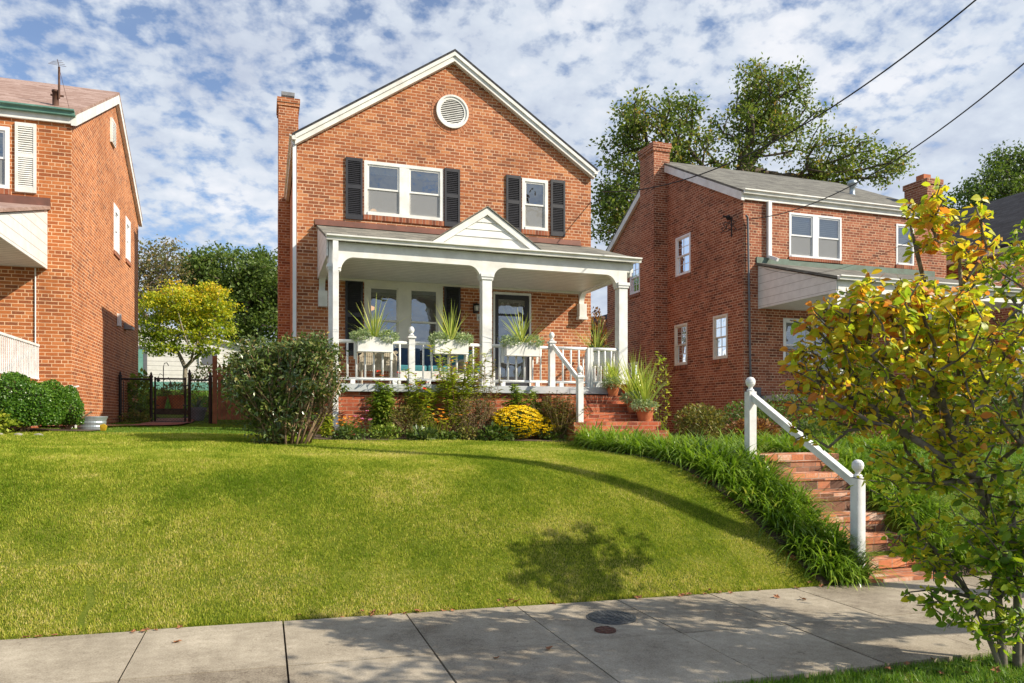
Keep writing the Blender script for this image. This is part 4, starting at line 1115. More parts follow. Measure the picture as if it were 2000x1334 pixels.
# ------------------------------------------------------------------ the two neighbour houses with ridge along the street
def side_house(name, label, x0, x1, bm, roofm, gutm, side, windows, holes_front, loc):
    h = thing(name, label, 'house', loc)
    y0, y1, yr, ez, pz, ezb = FY, 23.4, 19.9, 7.30, 9.42, 7.35
    mb = MB(); wall_grid(mb, (x0, y0, 0), (1, 0, 0), (0, -1, 0), x1 - x0, G0 - 0.3, ez, [(a - x0, b - x0, c, d) for a, b, c, d in holes_front], 0.14)
    xs_, nrm = (x1, (1, 0, 0)) if side > 0 else (x0, (-1, 0, 0))
    Oy = (xs_, 0, 0)
    wall_grid(mb, (xs_, y0, 0), (0, 1, 0), nrm, y1 - y0, G0 - 0.3, ez, [(a - y0, b - y0, c, d) for a, b, c, d in windows], 0.14)
    for X in (x0, x1): mb.poly([(X, y0, ez), (X, y1, ez), (X, y1, ezb), (X, yr, pz), (X, y0, ez + 0.0001)])
    xo = x0 if side > 0 else x1
    mb.quad((xo, y0, G0 - 0.3), (xo, y1, G0 - 0.3), (xo, y1, ez), (xo, y0, ez)); mb.quad((x0, y1, G0 - 0.3), (x1, y1, G0 - 0.3), (x1, y1, ezb), (x0, y1, ezb))
    obj('wall', mb, bm, h)
    mb = MB(); mb.box(x0 + 0.17, x1 - 0.17, y0 + 0.8, y1 - 0.3, 4.9, 5.1); mb.box(x0 + 0.17, x1 - 0.17, y0 + 0.16, y1 - 0.2, 7.2, 7.28)
    mb.quad((x0 + 0.17, y0 + 3.5, 1.4), (x1 - 0.17, y0 + 3.5, 1.4), (x1 - 0.17, y0 + 3.5, 7.2), (x0 + 0.17, y0 + 3.5, 7.2)); obj('interior', mb, 'room_wall', h)
    rf = MB(); e = 0.12
    s1 = (pz - ez) / (yr - y0); s2 = (pz - ezb) / (y1 - yr)
    rf.prism([(x0 - 0.1, y0 - e, ez - s1 * e + 0.08), (x0 - 0.1, yr, pz + 0.08), (x0 - 0.1, yr, pz + 0.14), (x0 - 0.1, y0 - e, ez - s1 * e + 0.14)][::-1], (x1 - x0 + 0.2, 0, 0))
    rf.prism([(x0 - 0.1, yr + 0.001, pz + 0.08), (x0 - 0.1, y1 + e, ezb - s2 * e + 0.08), (x0 - 0.1, y1 + e, ezb - s2 * e + 0.14), (x0 - 0.1, yr + 0.001, pz + 0.14)][::-1], (x1 - x0 + 0.2, 0, 0))
    obj('roof', rf, roofm, h)
    mb = MB(); xa = x1 + 0.004 if side > 0 else x0 - 0.10; w_ = 0.09
    for (ya, za, yb, zb) in ((y0 - 0.06, ez - s1 * 0.06 + 0.078, yr, pz + 0.078), (yr, pz + 0.078, y1 + 0.06, ezb - s2 * 0.06 + 0.078)):
        q = [(xa, ya, za - 0.21), (xa, yb, zb - 0.21), (xa, yb, zb), (xa, ya, za)]
        mb.prism(q[::-1], (w_, 0, 0))
    obj('rake_trim', mb, 'white_paint', h)
    mb = MB(); mb.box(x0, x1, y0 - 0.06, y0 - 0.004, ez - 0.13, ez + 0.02); obj('fascia', mb, 'white_paint', h)
    mb = MB(); gutter(mb, (x0 - 0.08, y0 - 0.061, ez + 0.10), (x1 + 0.08, y0 - 0.061, ez + 0.10), 0.13); obj('gutter', mb, gutm, h)
    return h


def side_porch(h, xa, xb, yf, roofm, trimm, side):
    """white porch of a neighbour: shed roof, side panel, beam, columns"""
    mb = MB(); q = [(xa - 0.05, yf - 0.05, 4.72), (xa - 0.05, FY - 0.005, 5.56), (xa - 0.05, FY - 0.005, 5.62), (xa - 0.05, yf - 0.05, 4.78)]
    mb.prism(q[::-1], (xb - xa + 0.1, 0, 0)); obj('porch_roof', mb, roofm, h)
    mb = MB(); mb.box(xa - 0.05, xb + 0.05, FY - 0.03, FY - 0.004, 5.60, 5.76); obj('flashing', mb, trimm, h)
    for X in (xa, xb - 0.03):
        mb = MB(); mb.prism([(X, FY - 0.008, 4.45), (X, yf + 0.02, 4.45), (X, yf + 0.02, 4.715), (X, FY - 0.008, 5.54)], (0.03, 0, 0)); obj('side_panel', mb, 'siding_wide', h)
    mb = MB(); gutter(mb, (xa - 0.04, yf - 0.05, 4.79), (xb + 0.04, yf - 0.05, 4.79), 0.115); obj('gutter', mb, 'white_paint', h)
    mb = MB(); mb.box(xa + 0.034, xb - 0.034, yf + 0.0, yf + 0.14, 4.46, 4.71); obj('porch_beam', mb, 'white_paint', h)
    mb = MB(); mb.box(xa + 0.03, xb - 0.03, yf + 0.14, FY - 0.01, 4.47, 4.50); obj('porch_ceiling', mb, 'ceiling_boards', h)
    for X in (xa + 0.1, (xa + xb) / 2, xb - 0.1): column(h, X, yf + 0.10, 0.17, 2.25, 4.45)
    mb = MB(); mb.box(xa - 0.05, xb + 0.05, yf - 0.1, FY - 0.004, 2.12, 2.25); obj('porch_deck', mb, 'deck_grey', h)
    mb = MB(); mb.box(xa, xb, yf, FY - 0.005, 0.9, 2.118); obj('porch_base', mb, 'brick_red', h)


lh = side_house('neighbour_house', 'orange brick house on the left edge with pinkish shingles and green copper gutter', -10.0, -3.4, 'brick_left', 'shingle_red', 'verdigris', 1,
                [(19.75, 20.45, 5.72, 6.85), (21.35, 22.05, 5.85, 6.95)], [(-5.6, -4.39, 5.87, 7.0), (-7.9, -6.2, 2.9, 4.3)], (-6.7, FY, 1.5))
LO, LU, LN = (-3.4, 0, 0), (0, 1, 0), (1, 0, 0)
window(lh, LO, LU, LN, 19.75, 20.45, 5.72, 6.85, 1, blind='curtain', blind_h=1.0, trim=0.17, screen=False)
window(lh, LO, LU, LN, 21.35, 22.05, 5.85, 6.95, 1, blind='curtain', blind_h=1.0, trim=0.17, screen=False)
window(lh, O, U, NF, -5.6, -4.39, 5.87, 7.0, 2, blind='blind', blind_h=1.0, trim=0.07)
window(lh, O, U, NF, -7.9, -6.2, 2.9, 4.3, 2, blind='blind', blind_h=0.6, trim=0.07)
shutter(lh, O, U, NF, -4.30, -3.965, 5.83, 7.1, 'white_paint', 'white louvred shutter'); shutter(lh, O, U, NF, -6.02, -5.69, 5.83, 7.1, 'white_paint')
mb = MB(); fbox(mb, LO, LU, LN, 19.3, 19.75, 8.15, 8.72, 0.003, 0.05)
for k in range(8): fbox(mb, LO, LU, LN, 19.33, 19.72, 8.19 + k * 0.065, 8.22 + k * 0.065, 0.05, 0.062)
obj('gable_vent', mb, 'white_paint', lh)
side_porch(lh, -9.9, -3.79, 12.75, 'shingle_red', 'copper_flash', 1)
mb = MB(); a = (-3.93, 13.5); mb.bar((-3.93, 13.45, 3.03), (-3.93, FY - 0.02, 3.03), 0.04); mb.bar((-3.93, 13.45, 2.42), (-3.93, FY - 0.02, 2.42), 0.03)
for k in range(24): mb.bar((-3.93, 13.5 + k * 0.093, 2.42), (-3.93, 13.5 + k * 0.093, 3.03), 0.016)
obj('railing', mb, 'rail_white', lh, 'white metal picket railing')
mb = MB(); mb.tube([(-3.98, FY - 0.02, 2.9), (-3.98, FY - 0.02, 4.45)], 0.012, 6); obj('conduit', mb, 'rail_white', lh)
mb = MB(); mb.box(-3.395, -3.33, 20.15, 20.35, 3.95, 4.25); obj('utility_box', mb, 'rail_white', lh)
mb = MB(); mb.box(-3.395, -3.2, 21.1, 21.4, 3.98, 4.06); mb.prism([(-3.395, 21.1, 4.062), (-3.2, 21.1, 4.062), (-3.395, 21.1, 4.14)], (0, 0.3, 0)); obj('vent_hood', mb, 'steel_grey', lh)
mb = MB(); mb.lathe((-3.76, 16.1, 7.50), [(0.11, 0), (0.07, 0.08), (0.055, 0.10), (0.055, 0.40), (0.065, 0.40), (0.065, 0.44)], 10); obj('vent_pipe', mb, 'rust_pipe', lh, smooth=True)
an = MB(); an.tube([(-3.69, 16.05, 7.78), (-3.69, 16.05, 8.38)], 0.02, 8); an.tube([(-3.69, 16.05, 8.38), (-3.71, 16.0, 8.50)], 0.006, 5)
for k in range(4):
    z = 8.40 + k * 0.025; an.tube([(-3.86 + 0.02 * k, 16.0 + k * 0.02, z), (-3.56 - 0.02 * k, 16.0 - 0.02 * k, z - 0.02)], 0.0035, 4)
an.tube([(-3.69, 16.05, 8.36), (-3.42, FY - 0.05, 7.42)], 0.004, 4); an.bar((-3.84, 16.08, 7.84), (-3.62, 16.08, 7.84), 0.03)
solo('tv_antenna', an, 'rust_pipe', 'rusty roof antenna strapped to the vent pipe on the left house', 'antenna', (-3.69, 16.05, 7.78))

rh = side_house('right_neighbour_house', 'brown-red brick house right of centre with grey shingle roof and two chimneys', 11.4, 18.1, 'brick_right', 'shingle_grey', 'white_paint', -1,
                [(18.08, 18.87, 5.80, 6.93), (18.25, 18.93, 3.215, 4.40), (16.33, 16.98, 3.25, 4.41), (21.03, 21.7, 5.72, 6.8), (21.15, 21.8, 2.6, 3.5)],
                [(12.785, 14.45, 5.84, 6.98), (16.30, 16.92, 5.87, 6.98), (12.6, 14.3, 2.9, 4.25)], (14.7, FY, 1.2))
RO, RU, RN = (11.4, 0, 0), (0, 1, 0), (-1, 0, 0)
for (a, b, c, d, bh) in ((18.08, 18.87, 5.80, 6.93, 1.0), (18.25, 18.93, 3.215, 4.40, 1.0), (16.33, 16.98, 3.25, 4.41, 1.0), (21.03, 21.7, 5.72, 6.8, 1.0), (21.15, 21.8, 2.6, 3.5, 1.0)):
    window(rh, RO, RU, RN, a, b, c, d, 1, blind='curtain', blind_h=bh, grid=(2, 2), trim=0.06, mat='cream_paint' if c < 5 else 'vinyl_white', screen=False)
window(rh, O, U, NF, 12.785, 14.45, 5.84, 6.98, 2, blind='blind', blind_h=1.0, trim=0.05, mull=0.18)
window(rh, O, U, NF, 16.30, 16.92, 5.87, 6.98, 1, blind='blind', blind_h=1.0, trim=0.05)
window(rh, O, U, NF, 12.6, 14.3, 2.9, 4.25, 2, blind='blind', blind_h=0.3, trim=0.07)
side_porch(rh, 11.83, 17.6, 12.95, 'shingle_grey', 'old_copper', -1)
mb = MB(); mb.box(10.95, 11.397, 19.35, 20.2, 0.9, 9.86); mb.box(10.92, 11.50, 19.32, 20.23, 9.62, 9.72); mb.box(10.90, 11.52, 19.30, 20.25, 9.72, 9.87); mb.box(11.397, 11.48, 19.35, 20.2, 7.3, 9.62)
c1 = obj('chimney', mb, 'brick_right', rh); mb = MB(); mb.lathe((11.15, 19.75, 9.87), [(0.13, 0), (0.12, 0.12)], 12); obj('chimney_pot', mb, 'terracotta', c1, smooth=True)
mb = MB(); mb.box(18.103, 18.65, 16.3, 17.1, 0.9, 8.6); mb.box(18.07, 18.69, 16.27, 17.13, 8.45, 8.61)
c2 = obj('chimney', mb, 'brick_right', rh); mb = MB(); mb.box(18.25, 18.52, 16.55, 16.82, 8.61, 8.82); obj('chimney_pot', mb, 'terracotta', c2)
mb = MB(); mb.box(12.08, 12.18, FY - 0.10, FY - 0.02, 5.75, 7.18); mb.bar((12.13, FY - 0.06, 5.78), (12.2, FY - 0.3, 5.66), 0.08); obj('downspout', mb, 'vinyl_white', rh)
mb = MB(); mb.lathe((16.35, 17.3, 8.10), [(0.20, 0), (0.12, 0.10), (0.075, 0.14), (0.075, 0.40), (0.13, 0.42), (0.13, 0.52), (0.08, 0.56)], 12); obj('roof_vent', mb, 'galvanised', rh, smooth=True)
ms_ = thing('service_mast', 'dark electric conduit and wire bracket at the corner of the right neighbour house', 'conduit', (11.5, FY, 1.8))
mb = MB(); mb.tube([(11.58, FY - 0.06, 2.45), (11.56, FY - 0.05, 3.2), (11.50, FY - 0.05, 6.55), (11.47, FY - 0.07, 6.72), (11.40, FY - 0.12, 6.74)], 0.028, 8); obj('conduit', mb, 'meter_grey', ms_, smooth=True)
mb = MB(); mb.box(11.46, 11.78, FY - 0.2, FY - 0.02, 2.1, 2.46); mb.lathe((11.62, FY - 0.21, 2.28), [(0.1, -0.1), (0.1, 0.1)], 12); obj('meter_box', mb, 'meter_grey', ms_)
mb = MB(); cx, cy_, cz_ = 11.33, 16.15, 6.55
mb.bar((11.397, 16.15, 6.35), (11.397, 16.15, 6.85), 0.03); mb.bar((11.39, 16.15, 6.8), (11.1, 16.1, 6.85), 0.03)
for k in range(5):
    pts = [(11.3 - 0.05 * math.sin(t) - 0.02 * k, 16.0 + 0.25 * math.cos(t) + 0.03 * k, 6.55 + 0.16 * math.sin(t + k) + 0.02 * k) for t in np.linspace(0, 2.6 + k * 0.5, 9)]; mb.tube(pts, 0.009, 5)
mb.lathe((11.33, 16.2, 6.8), [(0.05, 0), (0.06, 0.06), (0.04, 0.1)], 8); obj('wire_bracket', mb, 'dark_cable', ms_)

# far right house with a black roof
fh = thing('black_roofed_house', 'brick house with steep black shingle roof at the far right edge behind the yellow leaves', 'house', (23.5, 18, 1.2))
mb = MB(); wall_grid(mb, (20, 12, 0), (0, 1, 0), (-1, 0, 0), 14, 0.7, 6.55, [(2.6, 4.0, 5.1, 6.2), (6.5, 7.4, 5.1, 6.2)], 0.12)
mb.quad((20, 12, 0.7), (27, 12, 0.7), (27, 12, 6.55), (20, 12, 6.55)); mb.poly([(20, 12, 6.55), (27, 12, 6.55), (23.5, 12, 8.9)]); mb.poly([(20, 26, 6.55), (23.5, 26, 8.9), (27, 26, 6.55)]); mb.quad((27, 12, 0.7), (27, 26, 0.7), (27, 26, 6.55), (27, 12, 6.55)); mb.quad((20, 26, 0.7), (27, 26, 0.7), (27, 26, 6.55), (20, 26, 6.55))
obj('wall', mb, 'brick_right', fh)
mb = MB(); mb.prism([(19.75, 11.8, 6.50), (23.5, 11.8, 9.0), (23.5, 11.8, 9.08), (19.75, 11.8, 6.58)], (0, 14.4, 0)); mb.prism([(27.25, 11.8, 6.50), (23.5, 11.8, 9.0), (23.5, 11.8, 9.08), (27.25, 11.8, 6.58)][::-1], (0, 14.4, 0)); obj('roof', mb, 'shingle_black', fh)
mb = MB(); mb.box(19.74, 19.99, 11.8, 26.2, 6.36, 6.49); obj('eave_trim', mb, 'cream_paint', fh)
window(fh, (20, 12, 0), (0, 1, 0), (-1, 0, 0), 2.6, 4.0, 5.1, 6.2, 2, blind='curtain', blind_h=1, trim=0.08, screen=False); window(fh, (20, 12, 0), (0, 1, 0), (-1, 0, 0), 6.5, 7.4, 5.1, 6.2, 1, blind='curtain', blind_h=1, trim=0.08, screen=False)

# white clapboard house in the back
bh = thing('clapboard_house', 'low white clapboard house with pale green door seen beyond the gate', 'house', (-6, 36, 2.6))
mb = MB(); mb.box(-12, -0.6, 36, 43, 3.2, 4.9); mb.poly([(-12, 36, 4.9), (-0.6, 36, 4.9), (-6.3, 36, 6.2)]); obj('wall', mb, 'siding_far', bh)
mb = MB(); mb.box(-12, -0.6, 35.97, 35.995, 1.8, 3.3); obj('foundation', mb, 'green_door', bh)
mb = MB(); mb.prism([(-12.3, 35.8, 4.84), (-6.3, 35.8, 6.2), (-6.3, 35.8, 6.27), (-12.3, 35.8, 4.91)], (0, 8, 0)); mb.prism([(-0.3, 35.8, 4.84), (-6.3, 35.8, 6.2), (-6.3, 35.8, 6.27), (-0.3, 35.8, 4.91)][::-1], (0, 8, 0)); obj('roof', mb, 'vinyl_white', bh)
mb = MB(); mb.box(-6.2, -5.02, 35.93, 35.965, 3.35, 4.72); dd = obj('door', mb, 'green_door', bh); mb = MB(); mb.box(-5.02, -4.87, 35.92, 35.965, 3.35, 4.85); mb.box(-6.2, -5.02, 35.92, 35.965, 4.72, 4.85); obj('door_frame', mb, 'meter_grey', dd)
mb = MB(); mb.box(-2.75, -1.9, 35.93, 35.965, 4.0, 4.75); wn = obj('window', mb, 'white_paint', bh); mb = MB(); mb.box(-2.65, -2.0, 35.92, 35.928, 4.08, 4.67); obj('pane', mb, 'meter_grey', wn)

# small white gable between the houses
sg = thing('white_gabled_garage', 'white gabled outbuilding glimpsed between the main house and its right neighbour', 'garage', (19, 38, 2.5))
mb = MB(); mb.box(17.3, 23.5, 38, 44, 1.5, 4.6); mb.poly([(17.3, 38, 4.6), (23.5, 38, 4.6), (20.4, 38, 8.0)]); obj('wall', mb, 'siding_far', sg)
mb = MB(); mb.prism([(17.0, 37.7, 4.3), (20.4, 37.7, 8.03), (20.4, 37.7, 8.2), (17.0, 37.7, 4.47)], (0, 6.5, 0)); mb.prism([(23.8, 37.7, 4.3), (20.4, 37.7, 8.03), (20.4, 37.7, 8.2), (23.8, 37.7, 4.47)][::-1], (0, 6.5, 0)); obj('roof', mb, 'shingle_black', sg)

# ------------------------------------------------------------------ street steps and rail
ss = thing('street_steps', 'worn orange brick steps climbing from the sidewalk between grassy borders', 'steps', (7.05, 7.6, -0.1))
ST = [(8.36, 1.197), (8.08, 0.957), (7.80, 0.717), (7.52, 0.477), (7.24, 0.237), (6.96, -0.003)]
for k, (y, z) in enumerate(ST):
    mb = MB(); yb = y + (0.28 if k else 0.5)
    mb.box(6.43, 7.64, y, yb, -0.4, z - 0.1015); obj('riser', mb, 'brick_riser', ss); mb = MB()
    mb.box(6.415, 7.655, y - 0.018, yb - 0.0185, z - 0.10, z)
    obj('step', mb, 'brick_step', ss, bevel=0.006)
mb = MB(); mb.box(6.43, 7.64, 6.545, 6.94, -0.4, -0.12); obj('step', mb, 'brick_step', ss)
shr = thing('stair_handrail', 'white wooden handrail with two ball-topped posts beside the street steps', 'handrail', (6.2, 7.4, 0.1))
obj('newel_post', newel(6.35, 8.57, 0.85, 2.06, 0.115, False, 1.12), 'rail_white', shr, bevel=0.004)
obj('newel_post', newel(6.45, 6.74, -0.1, 1.02, 0.115, False, 1.12), 'rail_white', shr, bevel=0.004)
mb = MB(); mb.bar((6.36, 8.52, 1.97), (6.45, 6.79, 0.95), 0.055, 0.085); mb.bar((6.36, 8.52, 2.015), (6.45, 6.79, 0.995), 0.085, 0.022); obj('handrail', mb, 'rail_white', shr)

# covers in the sidewalk
def cover(name, label, x, y, r, mat, ribs):
    z = float(grade(x)) + 0.006; m = MB(); m.lathe((x, y, z - 0.02), [(r * 1.07, 0), (r * 1.07, 0.022), (r * 1.0, 0.023), (r * 1.0, 0.018), (r * 0.97, 0.018), (r * 0.97, 0.025), (0.001, 0.025)], 40)
    for k in range(ribs):
        for q in (0, 1):
            t = (k + 0.5) / ribs * 2 - 1; hw = math.sqrt(max(0.0, 0.85 - t * t)) * r
            if hw < 0.02: continue
            if q: m.box(x + t * r - 0.004, x + t * r + 0.004, y - hw, y + hw, z + 0.005, z + 0.009)
            else: m.box(x - hw, x + hw, y + t * r - 0.004, y + t * r + 0.004, z + 0.005, z + 0.010)
    return solo(name, m, mat, label, 'cover', (x, y, z))


cover('manhole_cover', 'round grey iron cover set in the sidewalk near the lawn edge', 2.93, 5.93, 0.205, 'iron_cover', 9)
cover('valve_cover', 'small rusty cap in the sidewalk just below the iron cover', 2.70, 5.58, 0.085, 'rust_cover', 3)

# ------------------------------------------------------------------ utility pole and wires
up_ = thing('utility_pole', 'wooden utility pole at the kerb beyond the right edge whose shadow crosses the lawn', 'utility pole', (9.75, 4.1, -0.2))
mb = MB(); mb.tube([(9.75, 4.1, -0.6), (9.75, 4.1, 10.6)], 0.16, 14, 0.11); obj('pole', mb, 'pole_wood', up_, smooth=True)
mb = MB(); mb.bar((8.6, 4.1, 9.9), (10.9, 4.1, 9.9), 0.1, 0.12)
for x in (8.75, 9.3, 10.2, 10.75): mb.lathe((x, 4.1, 9.96), [(0.03, 0), (0.05, 0.05), (0.03, 0.1)], 8)
obj('crossarm', mb, 'pole_wood', up_)


def wire(a, b, sag, r, label, n=40, name='overhead_wire', wob=0.0):
    a = Vector(a); b = Vector(b); pts = []
    for k in range(n + 1):
        t = k / n; p = a.lerp(b, t); p.z -= sag * 4 * t * (1 - t); p.z += wob * math.sin(k * 1.9); pts.append(p)
    m = MB(); m.tube(pts, r, 5); return solo(name, m, 'dark_cable', label, 'cable', tuple(b), 'overhead wires', smooth=True)


wire((7.45, 15.55, 6.95), (9.7, 4.1, 9.0), 1.35, 0.012, 'upper thick black wire rising from the main house to the top right corner')
wire((11.48, 15.55, 6.66), (9.7, 4.1, 8.0), 1.0, 0.011, 'lower black wire from the right house corner up to the right edge')
wire((11.85, 15.5, 5.45), (9.7, 4.1, 7.2), 1.45, 0.0035, 'thin telephone wire crossing in front of the right neighbour porch roof')

# ------------------------------------------------------------------ fence, gate, things between the houses
FYY = 20.3


def chain(mb, x0, x1, y, z0, z1, s=0.075, r=0.0019):
    n = int((x1 - x0 + z1 - z0) / s)
    for k in range(1, n):
        for sg_ in (1, -1):
            c = k * s
            xa = x0 + c; za = z0; xb = xa - (z1 - z0); zb = z1
            if xa > x1: za += xa - x1; xa = x1
            if xb < x0: zb -= x0 - xb; xb = x0
            if zb <= za: continue
            A = (xa, y, za); B = (xb, y, zb)
            if sg_ < 0: A = (x0 + x1 - A[0], y + 0.004, A[2]); B = (x0 + x1 - B[0], y + 0.004, B[2])
            mb.bar(A, B, r * 2, r * 2)


gb_ = 1.55
gates = []
def fpost(mb, x, z0=gb_ - 0.15, z1=2.80, r=0.036):
    mb.tube([(x, FYY, z0), (x, FYY, z1)], r, 8); mb.lathe((x, FYY, z1), [(r * 1.3, 0), (r * 1.3, 0.03), (r * 0.7, 0.05), (r * 0.8, 0.08), (0.005, 0.13)], 8)


lf = thing('chain_link_fence', 'black chain-link fence panel between the left house wall and the gate', 'fence', (-2.9, FYY, gb_))
for x in (-3.35, -2.66):
    m = MB(); fpost(m, x, z1=2.72); obj('post', m, 'black_metal', lf)
m = MB(); m.tube([(-3.35, FYY, 2.66), (-2.66, FYY, 2.66)], 0.024, 8); m.tube([(-3.28, FYY, gb_), (-3.28, FYY, 2.62)], 0.01, 5); obj('top_rail', m, 'black_metal', lf)
m = MB(); chain(m, -3.32, -2.69, FYY, gb_ + 0.02, 2.64); obj('mesh', m, 'black_metal', lf)
gt = thing('chain_link_gate', 'black chain-link gate closed across the brick path', 'gate', (-2.2, FYY, gb_))
m = MB(); m.tube([(-2.57, FYY, gb_ + 0.03), (-2.57, FYY, 2.72)], 0.024, 8); m.tube([(-1.88, FYY, gb_ + 0.03), (-1.88, FYY, 2.72)], 0.024, 8)
m.tube([(-2.57, FYY, gb_ + 0.05), (-1.88, FYY, gb_ + 0.05)], 0.02, 8); m.tube([(-2.57, FYY, 2.68), (-1.88, FYY, 2.68)], 0.022, 8)
for z in (2.5, 2.0, 1.7): m.box(-1.93, -1.8, FYY - 0.03, FYY + 0.03, z, z + 0.03); m.box(-2.57, -2.47, FYY - 0.02, FYY + 0.02, z, z + 0.02)
obj('gate_frame', m, 'black_metal', gt); m = MB(); chain(m, -2.55, -1.90, FYY, gb_ + 0.06, 2.67); obj('mesh', m, 'black_metal', gt)
rf_ = thing('chain_link_fence', 'narrow black chain-link panel between the gate and the cedar fence', 'fence', (-1.5, FYY, gb_))
for x in (-1.78, -1.29):
    m = MB(); fpost(m, x, z1=2.80 if x < -1.5 else 2.74, r=0.045 if x > -1.5 else 0.038); obj('post', m, 'black_metal', rf_)
m = MB(); m.tube([(-1.78, FYY, 2.66), (-1.29, FYY, 2.66)], 0.024, 8); obj('top_rail', m, 'black_metal', rf_)
m = MB(); chain(m, -1.75, -1.32, FYY, gb_ + 0.02, 2.64); obj('mesh', m, 'black_metal', rf_)
cf = thing('picket_fence', 'brown cedar picket fence between the gate and the main house', 'fence', (-0.3, FYY, gb_))
for k in range(17):
    x = -1.22 + 0.105 * k; m = MB(); zt = 3.22 if k == 0 else 3.10 + 0.02 * math.sin(k * 2.7)
    if k == 0: m.box(x - 0.02, x + 0.09, FYY - 0.03, FYY + 0.08, gb_ - 0.1, 3.28)
    else:
        m.prism([(x, FYY - 0.02, gb_ + 0.1), (x + 0.097, FYY - 0.02, gb_ + 0.1), (x + 0.097, FYY - 0.02, zt - 0.12), (x + 0.07, FYY - 0.02, zt - 0.06), (x + 0.05, FYY - 0.02, zt), (x + 0.03, FYY - 0.02, zt - 0.06), (x, FYY - 0.02, zt - 0.12)], (0, 0.02, 0))
    obj('picket', m, 'wood_fence', cf)
m = MB(); m.box(-1.15, 0.62, FYY + 0.003, FYY + 0.05, 1.8, 1.9); m.box(-1.15, 0.62, FYY + 0.003, FYY + 0.05, 2.7, 2.8); obj('rail', m, 'wood_fence', cf)


def pot(name, label, x, y, z, r, h, mat='terracotta', group=None):
    m = MB(); m.lathe((x, y, z), [(r * 0.62, 0), (r * 0.93, h * 0.78), (r * 1.0, h * 0.78), (r * 1.02, h), (r * 0.9, h), (r * 0.86, h * 0.9), (0.01, h * 0.88)], 24)
    return solo(name, m, mat, label, 'pot', (x, y, z), group, smooth=False)


def plant_blades(name, label, cat, x, y, z, n, L, W, lean, curl, mat, spread=0.02, segs=5, group=None, part='leaves'):
    P = np.array([x, y, z]) + rng.normal(size=(n, 3)) * np.array([spread, spread, 0.0]); az = rng.uniform(0, 2 * math.pi, n)
    V, F = blades(P, az, L * rng.uniform(0.6, 1.1, n), W * rng.uniform(0.8, 1.2, n), rng.uniform(*lean, n), rng.uniform(*curl, n), segs)
    o = npobj(name, V, F, mat, org=(x, y, z)); return tagit(o, label, cat, group)


def leafy(name, label, cat, c, r, n, size, mat, aspect=0.5, group=None, up=0.4, shell=0.55, base=None, shape='diamond', extra=None, stems=10, stemm='stem_green'):
    """a small bushy plant: leaves part and stems part"""
    base = base or (c[0], c[1], c[2] - r[2]); t = thing(name, label, cat, base, group)
    d = rdir(n); rad = rng.uniform(shell ** 3, 1, n) ** (1 / 3); P = np.array(c) + d * rad[:, None] * np.array(r)
    P += rng.normal(size=P.shape) * 0.05 * np.array(r)
    D = unit(d * 0.8 + rdir(n) * 0.8); Nn = unit(rdir(n) + np.array([0, 0, up])); Nn = unit(np.cross(np.cross(D, Nn), D))
    S = size * rng.uniform(0.6, 1.3, n); V, F = (leaf_oval if shape == 'oval' else leaf_diamond)(P, D, Nn, S, S * aspect)
    npobj('leaves', V, F, mat, t)
    m = MB()
    for k in range(stems):
        e = np.array(c) + rdir(1)[0] * np.array(r) * 0.8; b = np.array(base) + rng.normal(size=3) * np.array([0.04, 0.04, 0]); b[2] -= 0.02
        mid = (b + e) / 2 + rng.normal(size=3) * 0.03; m.tube([tuple(b), tuple(mid), tuple(e)], 0.006, 4, 0.003)
    if stems: obj('stems', m, stemm, t)
    if extra:
        pm, pn, ps, pname = extra
        d = rdir(pn, 0.5); P = np.array(c) + d * np.array(r) * rng.uniform(0.92, 1.08, (pn, 1))
        q = []
        for k in range(6):
            a = k * math.pi / 3; D = unit(np.stack([np.full(pn, math.cos(a)), np.full(pn, math.sin(a)) * 0.6, np.full(pn, 0.25)], 1) + d * 0.5)
            q.append(leaf_diamond(P, D, unit(d + 0.01), ps * rng.uniform(0.7, 1.1, pn), ps * 0.55))
        V, F = merge(q); npobj(pname, V, F, pm, t)
    return t


